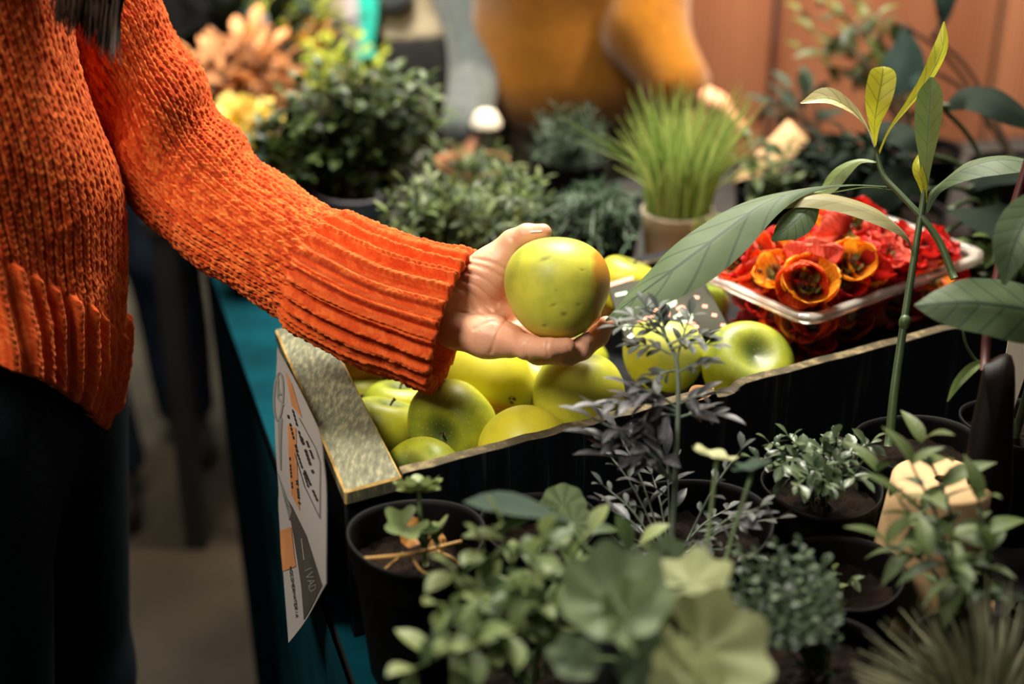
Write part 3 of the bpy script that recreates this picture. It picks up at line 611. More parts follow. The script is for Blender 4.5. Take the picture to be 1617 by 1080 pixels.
# ---- the woman in the rust sweater
Jw = joints(-.575, 1.20, math.radians(-8), shL=(-.50, 1.37, 1.345), shR=(-.56, 1.03, 1.35), elL=P(290, 262, 1.352), wrL=P(708, 486, 1.30), elR=(-.62, .97, 1.09), wrR=(-.58, .98, .86))
wt = thing('person', 'woman in chunky rust orange sweater and dark jeans holding out a green apple', 'person', (-.575, 1.20, 0))
sd = SDF(*bounds(Jw, .2), .0085); bodyfill(sd, Jw, 0, 'HLF'); bodyfill(sd, Jw, -.030, 'T'); sd.chain([Jw['shR'] - A_([0, 0, .03]), Jw['elR'], Jw['wrR']], [.032, .036, .026], .02); sd.chain([Jw['shL'] - A_([0, 0, .03]), P(70, -128, 1.322), P(180, 55, 1.345), P(288, 258, 1.352), P(421, 377, 1.337), P(588, 468, 1.312), P(690, 480, 1.305)], [.032, .038, .042, .038, .036, .030, .025], .02); hand_rough(sd, Jw['wrR'], (.1, .05, -1), (.2, 1, 0), .4)
sd.d = np.maximum(sd.d, .002 - sd.Z); body = sd.mesh()
# the outstretched hand, finger by finger, on a fine grid
hp = [P(u, v, d) for u, v, d in ((640, 350, 1.2), (640, 620, 1.38), (1000, 350, 1.2), (1000, 620, 1.38), (640, 350, 1.38), (1000, 620, 1.2), (640, 620, 1.2), (1000, 350, 1.38))]
sd = SDF(np.min(hp, 0), np.max(hp, 0), .00105)
k1 = .013
sd.chain([P(650, 468, 1.315), P(708, 478, 1.308)], [.024, .0235], .01, (UP, 1.28))                       # wrist
sd.cap(P(708, 480, 1.306), P(775, 492, 1.309), .0195, .0185, k1, (UP, 1.75))                             # heel of the hand
sd.cap(P(770, 500, 1.311), P(835, 505, 1.322), .0165, .0145, k1, (UP, 1.9))                              # palm under the fruit
sd.chain([P(725, 520, 1.296), P(770, 530, 1.283), P(805, 538, 1.272)], [.0185, .0185, .0150], .012)       # little-finger mound
sd.chain([P(738, 462, 1.303), P(772, 432, 1.297), P(800, 404, 1.292)], [.0225, .0205, .0145], .013)       # thumb mound
sd.chain([P(792, 410, 1.291), P(811, 384, 1.284)], [.0145, .0112], .012)
sd.chain([P(811, 383, 1.284), P(832, 372, 1.278)], [.0116, .0104], .006); sd.cap(P(832, 372, 1.278), P(857, 367, 1.271), .0103, .0080, .004)
sd.chain([P(798, 537, 1.272), P(832, 548, 1.249), P(866, 550, 1.233)], [.0125, .0100, .0090], .007)       # little finger
sd.chain([P(866, 550, 1.233), P(895, 546.5, 1.233)], [.0088, .0074], .003)
sd.chain([P(806, 534, 1.290), P(850, 556, 1.272), P(896, 560, 1.258)], [.0125, .0105, .0097], .006)       # ring finger
sd.chain([P(896, 560, 1.258), P(915, 553, 1.254), P(924, 536, 1.250)], [.0098, .0090, .0074], .004)
sd.chain([P(822, 528, 1.305), P(868, 553, 1.300), P(918, 551, 1.292)], [.0125, .0110, .0100], .006)       # middle finger
sd.chain([P(918, 551, 1.292), P(945, 530, 1.284), P(957, 512, 1.278)], [.0100, .0092, .0075], .004)
sd.chain([P(830, 500, 1.322), P(885, 520, 1.325), P(930, 500, 1.318), P(940, 475, 1.312)], [.0125, .0108, .0095, .0078], .006)   # index, behind the fruit
# creases across the thumb mound, palm and finger joints
def pxw(sd):
    rx, ry, rz = sd.X - CAM[0], sd.Y - CAM[1], sd.Z - CAM[2]; dd = ry * FW[1] + rz * FW[2]
    return 808.5 + FPX * rx / dd, 540 - FPX * (ry * UP[1] + rz * UP[2]) / dd
U_, V_ = pxw(sd)
def crease(p, w, dep):
    p = spline(p, 14); o = np.full(sd.d.shape, 1e9, np.float32)
    for a, b in zip(p[:-1], p[1:]):
        ab = b - a; t_ = np.clip(((U_ - a[0]) * ab[0] + (V_ - a[1]) * ab[1]) / (ab @ ab), 0, 1); o = np.minimum(o, (U_ - a[0] - t_ * ab[0]) ** 2 + (V_ - a[1] - t_ * ab[1]) ** 2)
    sd.d = sd.d + dep * np.exp(-o / w ** 2)
for i, q in enumerate(((722, 438, 752, 452, 786, 480), (728, 426, 764, 440, 798, 468), (735, 415, 770, 425, 806, 446), (720, 452, 745, 464, 776, 492), (745, 408, 776, 414, 806, 430), (716, 466, 738, 478, 766, 500))):
    crease([(q[0], q[1]), (q[2], q[3]), (q[4], q[5])], 2.6, .0011)
crease([(712, 488), (745, 496), (790, 494)], 2.5, .0007); crease([(775, 556), (785, 530), (800, 505)], 3, .0010); crease([(748, 520), (775, 508), (800, 512)], 2.5, .0007)
crease([(832, 538), (829, 552), (834, 566)], 2.2, .0011); crease([(866, 538), (863, 550), (866, 562)], 2.2, .0010); crease([(897, 548), (900, 562), (893, 572)], 2.2, .0008); crease([(808, 376), (816, 388), (822, 402)], 3, .0007)
sd.cut(HELD, HR * .985)
sd.mesh(body); body = body.build('body', M['skin'], wt)
def nail(c, up, fw, l, w, name='fingernail'):
    fw = norm(fw); up = norm(up - fw * np.dot(up, fw)); s = np.cross(fw, up); mb = MB(); a, b = np.meshgrid(np.linspace(-1, 1, 9), np.linspace(-1, 1, 9), indexing='ij')
    G = c + fw * (a * l * (1 - .12 * b ** 2))[..., None] + s * (b * w)[..., None] - up * (w * .38 * b ** 2 + .0004 * a)[..., None]
    o = mb.grid(G).grid(G - up * .0005).build(name, M['nail'], wt); return sub(o, body)
nail(P(930.5, 541, 1.247), norm(RT * .86 - FW * .42 - UP * .1), UP * .9 + RT * .15 - FW * .1, .0052, .0044)
nail(P(848, 361, 1.268), norm(UP * .93 - FW * .25 - RT * .1), RT * .9 + UP * .1 - FW * .3, .0058, .0052)
# ---- the sweater: real stitches, column by column
def hash01(a, b): return np.modf(np.abs(np.sin(a * 12.9898 + b * 78.233) * 43758.5453))[0]
def stitches(G, ncol, rows, ribm, nrib, amp=.0024, close=True, ripple=0):
    # G: (rows, around, 3) grid of the smooth garment; ncol columns around; rows: stitch-row coordinate per grid row; ribm: 0..1 where ribbed
    n0, n1 = G.shape[:2]; th = np.arange(n1) / n1; u = th * ncol + ripple; ax = np.abs(np.modf(u + 1e-6)[0] - .5) * 2; ax = np.broadcast_to(ax, (n0, n1))
    ph = rows[:, None] + 1.05 * ax + .18 * np.sin(np.floor(np.broadcast_to(u, (n0, n1))) * 2.4 + rows[:, None] * .35); t_ = np.modf(ph + 100)[0]
    hgt = np.where(ax < .5, .74 + .26 * np.sin(np.pi * ax), np.sin(np.pi * np.minimum(ax, 1)) ** .55) * (.58 + .42 * np.sin(np.pi * t_) ** .8)
    edge = .55 * (ax > .93)
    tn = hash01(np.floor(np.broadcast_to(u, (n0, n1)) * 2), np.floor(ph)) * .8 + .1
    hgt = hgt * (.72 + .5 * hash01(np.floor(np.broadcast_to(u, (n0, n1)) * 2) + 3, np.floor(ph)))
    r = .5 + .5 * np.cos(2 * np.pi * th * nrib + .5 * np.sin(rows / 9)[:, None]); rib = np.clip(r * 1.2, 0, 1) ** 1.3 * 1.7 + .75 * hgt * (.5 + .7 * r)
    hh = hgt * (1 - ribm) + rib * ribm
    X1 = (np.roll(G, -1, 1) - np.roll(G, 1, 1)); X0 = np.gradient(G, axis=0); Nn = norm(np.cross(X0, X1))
    tn = np.clip(tn * (1 - .6 * ribm) + .3 * ribm + .25 * (hgt - .55), 0, 1)  # raised stitches tinted lighter, grooves darker: relief shading put into the colour
    return G + Nn * (amp * hh)[..., None], tn, Nn
def garment_tube(axis, rad, up, flat, ncol, pitch, ribfrom, nrib, perc=8, perr=5, amp=.0024, fold=0, seed=0, inside=True, wr=.0):
    ax_ = spline(axis, 400); rd = arr1(rad, 400); L_ = np.r_[0, np.cumsum(np.linalg.norm(np.diff(ax_, axis=0), axis=1))]; nr = int(L_[-1] / pitch * perr); l = np.linspace(0, L_[-1], nr)
    c = np.stack([np.interp(l, L_, ax_[:, i]) for i in range(3)], 1); r = np.interp(l, L_, rd); T = norm(np.gradient(c, axis=0)); N = np.zeros_like(T); N[0] = norm(up - T[0] * np.dot(up, T[0]))
    for i in range(1, nr): N[i] = norm(N[i - 1] - T[i] * N[i - 1].dot(T[i]))
    B = np.cross(T, N); n1 = ncol * perc; th = np.arange(n1) / n1 * 2 * np.pi
    G = c[:, None] + r[:, None, None] * (np.cos(th)[None, :, None] * N[:, None] + flat * np.sin(th)[None, :, None] * B[:, None])
    w = wob(G, 16, seed) * .35 + wob(G, 34, seed + 1) * .3
    sfold = np.sin(l[:, None] * 75 + 1.3 * np.sin(th * 1 + 1)[None] + 2.2 * np.cos(th)[None] + wob(G, 9, seed + 5) * 1.5)
    env = (np.exp(-((l - wr) / .085) ** 2)[:, None] * .9 + .22)
    rb = np.clip((l - ribfrom) / .012 + .3 * np.sin(th * 9 * 0)[0], 0, 1)[:, None] * np.ones((1, n1))
    out = norm(G - c[:, None]); G = G + out * (fold * (w + sfold * env * (1 - .8 * rb)))[..., None]
    G2, tn, Nn = stitches(G, ncol, l / pitch, rb, nrib, amp)
    if np.mean(np.sum(Nn * out, -1)) < 0: G2, tn, Nn = (lambda: (2 * G - G2, tn, -Nn))()
    mb = MB(); mb.grid(G2, close_v=True, tint=tn)
    if inside:                                       # turned edge and the inside of the cuff
        last, o_ = G2[-1], out[-1]; rows_ = [last, last + T[-1] * .0022 - o_ * .0015, last + T[-1] * .0016 - o_ * .0045] + [G[-1 - 6 * i] - o_ * .0052 for i in range(0, 14)]
        mb.grid(A_(rows_), close_v=True, tint=np.tile(tn[-1], (len(rows_), 1)))
    return mb
axp = ((20, -215, 1.312), (70, -128, 1.322), (125, -38, 1.335), (180, 55, 1.345), (236, 162, 1.35), (288, 258, 1.352), (345, 322, 1.347), (421, 377, 1.337), (495, 421, 1.327), (588, 468, 1.312), (650, 490, 1.305), (714, 509, 1.299))
rpx = (96, 88, 84, 82, 86, 95, 92, 89, 91, 93, 96, 103)
mb = garment_tube([P(*q) for q in axp], [r * q[2] / FPX for r, q in zip(rpx, axp)], UP, .93, 44, .0060, .475, 25, amp=.0046, fold=.0036, wr=.27, seed=3)
sw = mb.build('sweater_sleeve', M['sweater'], wt); sw['label'] = 'outstretched rust knit sleeve with a ribbed cuff'
mb = garment_tube([Jw['shR'] + A_([.02, .02, .02]), Jw['elR'], Jw['wrR'] + A_([0, 0, .02])], [.068, .062, .058], A_([1., 0, 0]), 1, 46, .0055, .4, 24, perc=4, perr=3, fold=.003, wr=.25, seed=9)
mb.build('sweater_sleeve', M['sweater'], wt)
# body of the sweater: an oval tube whose hem hangs low in front and rides up at the side
ncol = 120; perc = 7; n1 = ncol * perc; th = np.arange(n1) / n1 * 2 * np.pi - np.pi
hem = .840 + .225 * np.clip(np.where(th < .12, (.12 - th) / 1.4, (th - .12) / 2.2), 0, 1) ** .95
nr = 470; f_ = np.linspace(0, 1, nr); ztop = 1.425
Zg = ztop + (hem - ztop)[None] * f_[:, None]
zk = A_([.80, .87, .93, 1.0, 1.08, 1.15, 1.22, 1.30, 1.37, 1.425]); ak = A_([.150, .168, .190, .204, .204, .196, .188, .176, .155, .085]); bk = A_([.20, .20, .20, .198, .195, .19, .19, .20, .225, .10])
ag = np.interp(Zg, zk, ak); bg = np.interp(Zg, zk, bk); cx, cy = -.568, 1.20
dn = np.clip((1.25 - Zg) / .38, 0, 1)
fold_ = .010 * np.sin(th * 7 + .9 + 2.5 * (Zg - 1)) * dn + .006 * np.sin(th * 13 + 2 + 3 * Zg) * dn + .004 * np.sin(30 * Zg + 3 * th)
G = np.stack([cx + (ag + fold_) * np.cos(th), cy + (bg + fold_) * np.sin(th) , Zg], -1)
dist = (Zg - hem[None]); ribm = np.clip((.098 - dist) / .006, 0, 1)
slant = (1 - f_)[:, None] * 0
G2, tn, Nn = stitches(G, ncol, (ztop - Zg.mean(1)) / .0056, ribm, 58, .0036, ripple=0)
outn = norm(G - A_([cx, cy, 0]) * A_([1, 1, 0]) - np.stack([0 * Zg, 0 * Zg, Zg], -1))
if np.mean(np.sum(Nn * outn, -1)) < 0: G2 = 2 * G - G2
mb = MB(); mb.grid(G2, close_v=True, tint=tn)
last = G2[-1]; o_ = outn[-1]; rows_ = [last, last - o_ * .002 - A_([0, 0, .0025]), last - o_ * .006 - A_([0, 0, .001])] + [G[-1 - 8 * i] - o_ * .0065 for i in range(1, 14)]
mb.grid(A_(rows_), close_v=True, tint=np.tile(tn[-1], (len(rows_), 1)))
mb.build('sweater_body', M['sweater'], wt)['label'] = 'loose rust knit body with a deep ribbed hem'
lo, hi = bounds(Jw, .22)
sd = SDF(lo, A_([hi[0], hi[1], 1.05]), .008)
for q in 'LR':
    s_q = 1 if q == 'L' else -1; hp_, kn, an = Jw['hip' + q], Jw['kn' + q], Jw['an' + q]; sd.chain([hp_ + A_([.055, 0, .02]), kn + A_([.03, 0, 0]), an], [.120, .078, .058], .03)
sd.cap(Jw['pelvis'] + A_([.02, 0, -.06]), Jw['waist'], .145, .13, .05, (Jw['side'], 1.2)); clip(sd, lambda X, Y, Z: .07 - Z + 0 * X + 0 * Y); sd.mesh().build('jeans', M['denim'], wt)
sd = SDF(lo, A_([hi[0], hi[1], .2]), .006); bodyfill(sd, Jw, .012, 'F', .02); clip(sd, lambda X, Y, Z: .002 - Z + 0 * X + 0 * Y); sd.mesh().build('shoes', M['shoe'], wt)
# hair: a cap and a dark lock falling in front of the shoulder
mb = MB(); hd = Jw['head'] + A_([.02, 0, 0])
sd = SDF(hd - .25, hd + .25, .008); sd.ell(hd - Jw['fwd'] * .025 + A_([0, 0, .02]), (.095, .1, .118), 0); sd.mesh(mb)
for i in range(420):
    a = rng.uniform(0, 1); tip = P(88 + 92 * a + rng.normal() * 5, 30 + 62 * a ** 1.3 + rng.normal() * 12 - 26 * rng.random(), 1.150 + .012 * rng.normal())
    top_ = hd + A_([.02 + .04 * rng.random(), -.085 + .05 * rng.random(), -.02 + .06 * rng.random()]); mid = P(82 + 92 * a + rng.normal() * 6, -150, 1.14 + .01 * rng.normal())
    mb.tube(spline([top_, mid * .35 + top_ * .65 + A_([.01, -.03, 0]), mid, tip], 12), np.r_[np.full(9, .0022), .0016, .0011, .0004], 5)
mb.build('hair', M['hair'], wt)['label'] = 'long dark brown hair lock'
# ---- people across the stall
mw = P(1066, 128, 2.42); sh = P(945, -250, 2.5)
Jm = joints(sh[0] - .12, sh[1] + .18, math.radians(-75), shR=sh + A_([-.20, .02, 0]), shL=sh + A_([.10, .0, .02]), elL=P(1018, 45, 2.46), wrL=mw, elR=P(840, -60, 2.66), wrR=P(870, -10, 2.56))
Jm['pelvis'] = A_([P(915, 150, 2.62)[0], P(915, 150, 2.62)[1] + .05, .90]); Jm['waist'] = Jm['pelvis'] + A_([.0, -.02, .18]); Jm['chest'] = Jm['pelvis'] + A_([.01, -.04, .35])
for q, s_ in (('L', .09), ('R', -.09)):
    for nme, z in (('hip', .85), ('kn', .47), ('an', .085)): Jm[nme + q] = A_([Jm['pelvis'][0] + s_, Jm['pelvis'][1], z])
Jm['head'] = Jm['shL'] * .5 + Jm['shR'] * .5 + A_([.02, -.05, .24])
person('person in a mustard yellow sweater reaching down among the plants by the wooden fence', Jm, [('sweater', M['mustard'], .030, 'TA', .60, 1.5), ('trousers', M['mustdark'], .016, 'L', .08, .80), ('shoes', M['shoe'], .012, 'F', .002, .2)], hands=[(mw + A_([.012, -.004, -.008]), (.75, -.25, -.35), (-.3, -.2, -1), 1)])
gw = P(736, 196, 2.47)
Jg = joints(P(648, 60, 2.86)[0], P(648, 60, 2.86)[1] + .12, math.radians(-80), shR=P(560, -200, 2.95), shL=P(712, -70, 2.80), elL=P(758, 66, 2.62), wrL=gw, elR=P(560, -60, 2.95), wrR=P(620, -10, 2.78))
Jg['pelvis'][2] = .84; Jg['waist'] = Jg['pelvis'] + A_([0, 0, .12]); Jg['chest'] = Jg['pelvis'] + A_([0, .0, .22]); Jg['head'] = Jg['chest'] + A_([0, -.02, .34])
for q in 'LR': Jg['hip' + q][2] = .80
gp = person('person in cream top with grey sleeve, behind the dark shrub', Jg, [('top', M['cream'], .026, 'T', .845, 1.5), ('skirt', M['charcoal'], .034, 'T', .40, .85), ('cardigan', M['greyknit'], .012, 'A', .55, 1.5), ('trousers', M['charcoal'], .016, 'L', .08, .80), ('shoes', M['shoe'], .012, 'F', .002, .2)], hands=[(gw, (.1, -.1, -1), (-1, -.3, 0), 1)])
tp = [P(u, v, 2.76) for u, v in ((584, -90), (582, -20), (581, 30), (579, 70), (576, 98))]
mb = MB(); ribbon(mb, tp, [.020, .020, .017, .013, .026], -FW, 24, 13, .25, .12, 0, 3); ribbon(mb, [p + A_([0, .012, 0]) for p in tp], [.018, .018, .015, .012, .024], -FW, 24, 13, -.2, .12, 0, 5); mb.build('scarf', M['tealscarf'], gp)
mb = MB(); ribbon(mb, [P(u, v, 2.79) for u, v in ((556, -60), (566, 40), (574, 110), (572, 140))], [.02, .022, .026, .02], -FW, 20, 9, .3, .15); mb.build('scarf', M['lavender'], gp)
hlo = thing('hand_highlight', 'white domed shape standing in for a highlight on the hand beside the grey sleeve', 'cup', tuple(P(768, 228, 2.45)))  # white dome added as the bright highlight of the hand, not a cup
MB().lathe([(0, 0), (.018, 0), (.023, .034), (.0245, .034), (.0245, .037), (.023, .037), (.017, .003), (0, .003)], 28).build('cup', M['white'], hlo, loc=(0, 0, 0)); MB().lathe([(.0255, .033), (.0262, .039), (.0225, .045), (.018, .056), (.010, .0605), (0, .061)], 28).build('highlight_dome', M['white'], hlo, loc=(0, 0, 0))
Jd = joints(-.80, 2.62, math.radians(-70), anR=(-.80, 2.48, .085), knR=(-.85, 2.46, .48), anL=(-.70, 2.72, .085))
person('passer-by in a long black coat, indigo jeans and dark shoes on the pavement', Jd, [('coat', M['black'], .045, 'TA', .40, 1.5), ('jeans', M['indigo'], .02, 'L', .07, .88), ('shoes', M['shoe'], .014, 'F', .002, .2)])
Jr = joints(.615, .93, math.radians(150), elL=(.52, .70, 1.08), elR=(.60, 1.16, 1.10), wrR=P(1925, 610, 1.15), wrL=(.62, .68, .9))
pr = person('person in a black coat at the stall edge, only fingertips and the coat side showing', Jr, [('coat', M['black'], .05, 'TA', .35, 1.5), ('trousers', M['black'], .02, 'L', .08, .8), ('shoes', M['shoe'], .012, 'F', .002, .2)], hands=[(P(1925, 610, 1.15), P(1600, 512, 1.13) - P(1925, 610, 1.15), (-.2, 0, -1), 1)])
bgp = thing('handbag', 'dark brown leather handbag hanging on a strap beside the black coat', 'bag', tuple(P(1562, 828, 1.16)))
out_ = spline([(1553, 572), (1600, 566), (1600, 700), (1596, 800), (1572, 832), (1538, 800), (1524, 752), (1530, 690), (1544, 620), (1553, 572)], 40)
mb = MB(); mid_ = A_([1568, 700]); Gs = []
for dd, s_ in ((1.150, .0), (1.150, .75), (1.157, .95), (1.172, 1.0), (1.190, .95), (1.197, .75), (1.197, 0)): Gs.append([P(*(mid_ + (q - mid_) * s_), dd) for q in out_])
mb.grid(A_(Gs)); mb.build('pouch', M['leather'], bgp)
MB().tube([P(1555, 585, 1.168), P(1557, 540, 1.17), P(1563, 500, 1.18), P(1585, 380, 1.2), P(1640, 200, 1.2), P(1700, 0, 1.19)], .0038, 8).build('strap', M['strap'], bgp)
# ================================================================== clear tray of flowers
tf, tr_, tl = PZ(1276, 508, .931), PZ(1562, 402, .931), PZ(1108, 432, .931)
f1, f2 = tr_ - tf, tl - tf; l1, l2 = np.linalg.norm(f1), np.linalg.norm(f2); f1, f2 = f1 / l1, f2 / l2; tc_ = tf + f1 * l1 / 2 + f2 * l2 / 2
tray = thing('flower_tray', 'clear plastic punnet heaped with red and orange flowers on the crate', 'tray', tuple(tc_ - A_([0, 0, .063])))
def rrect(hx, hy, r, z, n=9, ridge=0):
    out = []
    for cx_, cy_, a0 in ((hx - r, hy - r, 0), (-hx + r, hy - r, 90), (-hx + r, -hy + r, 180), (hx - r, -hy + r, 270)):
        for i in range(n):
            a = math.radians(a0 + 90 * i / (n - 1)); out.append((cx_ + r * math.cos(a), cy_ + r * math.sin(a)))
    o = []
    for a, b in zip(out, out[1:] + out[:1]):
        n_ = max(1, int(math.dist(a, b) / .0035)); o += [(a[0] + (b[0] - a[0]) * i / n_, a[1] + (b[1] - a[1]) * i / n_) for i in range(n_)]
    o = A_(o); ln = np.arange(len(o)) * .0035; k = 1 + ridge * np.sign(np.sin(ln * 2 * math.pi / .014)) / hx
    return tc_ + f1 * (o[:, :1] * k[:, None]) + f2 * (o[:, 1:] * k[:, None]) + A_([0, 0, z])
hx, hy = l1 / 2, l2 / 2
rr_ = 12
def ring(d, r, z, rdg=0):                       # equal point count for every ring
    return rrect(hx - d, hy - d, r, z, 9, rdg)
N0 = len(rrect(hx, hy, .022, 0))
def rs(q):
    i = np.linspace(0, len(q), N0, endpoint=False); j = i.astype(int); f = (i - j)[:, None]; return q[j] * (1 - f) + q[(j + 1) % len(q)] * f
mb = MB(); mb.grid(A_([rs(ring(.007, .02, -.002)), rs(ring(.010, .02, -.010, .0012)), rs(ring(.014, .02, -.050, .0012)), rs(ring(.020, .02, -.062))]), close_v=True)
bt_ = rs(ring(.020, .02, -.062)); mb.add(bt_, [list(range(N0))]); mb.build('tray_wall', M['clear'], tray)
mb = MB(); prof_ = [(.008, -.003), (.0075, .0022), (.004, .0035), (-.001, .0030), (-.0035, .0), (-.003, -.005), (-.0005, -.0055), (.0005, -.0015), (.004, -.0008), (.0075, -.003)]
mb.grid(A_([rs(ring(d, .022 - d * .2, z)) for d, z in prof_]), close_v=True); mb.build('tray_rim', M['rim'], tray)
def petalmat(name, c0, c1, vein):
    return leafmat(name, c0, c1, vein, .45, .3, 2, .0)
def flowmat(name, c0, c1, vein, throat):
    m, nt, b = mat(name); uv = nt.nodes.new('ShaderNodeUVMap'); sx = nt.nodes.new('ShaderNodeSeparateXYZ'); nt.links.new(uv.outputs[0], sx.inputs[0])
    wv = mth(nt, 'SINE', mth(nt, 'ADD', mth(nt, 'MULTIPLY', mth(nt, 'SUBTRACT', sx.outputs[1], .5), 58), mth(nt, 'MULTIPLY', noise(nt, 120, 2), 3)))
    vn = mth(nt, 'MULTIPLY', mth(nt, 'GREATER_THAN', wv, .75), mth(nt, 'SUBTRACT', 1.05, sx.outputs[0]))
    at = nt.nodes.new('ShaderNodeAttribute'); at.attribute_name = 'tint'
    f = mth(nt, 'ADD', mth(nt, 'MULTIPLY', noise(nt, 45, 2), .8), mth(nt, 'MULTIPLY', sx.outputs[0], .2)); c = ramp(nt, f, [(.3, c0), (.75, c1)])
    c = mixc(nt, mth(nt, 'MULTIPLY', vn, .75), c, vein); c = mixc(nt, ramp(nt, sx.outputs[0], [(.12, (1, 1, 1)), (.34, (0, 0, 0))]), c, throat)
    nt.links.new(c, b.inputs['Base Color']); b.inputs['Roughness'].default_value = .5; b.inputs['Specular IOR Level'].default_value = .25
    trn = nt.nodes.new('ShaderNodeBsdfTranslucent'); mx = nt.nodes.new('ShaderNodeMixShader'); mx.inputs[0].default_value = .35; nt.links.new(c, trn.inputs[0])
    nt.links.new(b.outputs[0], mx.inputs[1]); nt.links.new(trn.outputs[0], mx.inputs[2]); nt.links.new(mx.outputs[0], nt.nodes['Material Output'].inputs[0]); bump(nt, b, wv, .25, .0012); return m
FM = {'red': flowmat('red_petal', (.42, .008, .008), (.86, .035, .02), (.25, .004, .004), (.10, .004, .004)), 'orange': flowmat('orange_flower_petal', (.92, .26, .008), (1.0, .50, .03), (.45, .05, .004), (.12, .01, .004)), 'coral': flowmat('coral_petal', (.72, .07, .045), (.95, .22, .14), (.42, .015, .012), (.2, .01, .006)), 'scarlet': flowmat('scarlet_petal', (.80, .055, .01), (.96, .14, .02), (.4, .012, .004), (.1, .005, .003))}
M['calyx'] = plain('flower_calyx', (.19, .19, .045), .6, .4, 90); M['anther'] = plain('anther', (.07, .02, .006), .8, .4, 200)
def flower_proto(seed, openn):
    r_ = np.random.default_rng(seed); mb = MB(); ns, nw = 13, 13
    for i in range(5):
        a0 = i * 1.2566 + r_.normal() * .08; s = np.linspace(0, 1, ns)[:, None]; w = np.linspace(-1, 1, nw)[None]
        wid = (.30 + .58 * np.sin(np.pi / 2 * np.clip(s * 1.5, 0, 1))) * np.sqrt(np.clip(1.02 - np.clip((s - .62) / .38, 0, 1) ** 2.4, 0, 1))
        R = .0050 + .0175 * np.sin(s ** .8 * (2.05 - .55 * (openn - .7))) ** .9 * (.82 + .2 * openn) + .0014 * (i % 2)
        R = R + .0012 * np.sin(w * 5 + i * 2 + seed) * s ** 2 + .0028 * (openn - .85) * s ** 5
        z = .0285 * s ** .9 * (1.15 - .2 * openn) - .006 * w ** 2 * s ** 2 + .0016 * np.sin(w * 6 + i + seed) * s ** 2 - .004 * s ** 6 * openn
        an = a0 + w * wid * 1.15
        G = np.stack([R * np.cos(an), R * np.sin(an), np.broadcast_to(z, R.shape)], -1); uvs = np.stack([np.broadcast_to(s, R.shape), np.broadcast_to((w + 1) / 2, R.shape)], -1)
        mb.grid(G, uv=uvs)
    return mb
cal = MB(); cal.lathe([(0, -.0105), (.0022, -.010), (.0030, -.004), (.0068, .0015), (.0074, .007), (.0070, .0072)], 14)
for i in range(5): put(cal, oval(.5, 6, 5, .3, .1), A_([.006 * math.cos(i * 1.2566 + .6), .006 * math.sin(i * 1.2566 + .6), .003]), (math.cos(i * 1.2566 + .6) * .55, math.sin(i * 1.2566 + .6) * .55, 1), (math.cos(i * 1.2566 + .6), math.sin(i * 1.2566 + .6), 0), .014)
sta = MB(); sta.tube([(0, 0, .004), (.0004, 0, .014), (0, .0005, .021)], [.0016, .0013, .0012], 7)
for i in range(26):
    a, zz_ = rng.uniform(0, 6.28), rng.uniform(.014, .0225); sta.lathe([(0, -.0009), (.0009, 0), (0, .0009)], 6, 0, (.0026 * math.cos(a) * rng.uniform(.3, 1), .0026 * math.sin(a) * rng.uniform(.3, 1), zz_))
PR = {}
for i, o_ in enumerate((1.05, .92, .78, 1.15)): PR[i] = flower_proto(i + 3, o_)
protos = {}
def flower(u, v, z, colr, ax, label, size=1.0, k=None, d=None, at=None):
    c = at if at is not None else PZ(u, v, z) if d is None else P(u, v, d + .02); r_ = c - tc_; size = size * 1.02; c = c + A_([0, 0, .006]) * (at is None and d is None)
    q1, q2 = r_ @ f1, r_ @ f2; m1, m2 = (hx - .028, hy - .025) if d is None else (hx - .036, hy - .034)
    c = c + f1 * (np.clip(q1, -m1, m1) - q1) + f2 * (np.clip(q2, -m2, m2) - q2); k = rng.integers(0, 4) if k is None else k; key = (int(k), colr)
    w = norm(ax[0] * RT + ax[1] * UP - (ax[2] + (.28 if ax[2] > 0 else 0)) * FW); rt = thing('flower', label, 'flower', tuple(c), 'flowers in the clear tray')
    rt.rotation_mode = 'QUATERNION'; q = Vector((0, 0, 1)).rotation_difference(Vector(w)) @ Matrix.Rotation(rng.uniform(0, 6.28), 3, 'Z').to_quaternion(); rt.rotation_quaternion = q
    rt.location = Vector(c) - Vector(w) * .014 * size; rt.scale = (size,) * 3
    if key not in protos:
        protos[key] = [PR[int(k)].build('petals', FM[colr], rt, loc=(0, 0, 0)), cal.build('calyx', M['calyx'], rt, loc=(0, 0, 0)), sta.build('stamen', M['anther'], rt, loc=(0, 0, 0))]
    else:
        for o in protos[key]:
            c_ = o.copy(); c_.parent = rt; COL.objects.link(c_)
    return rt
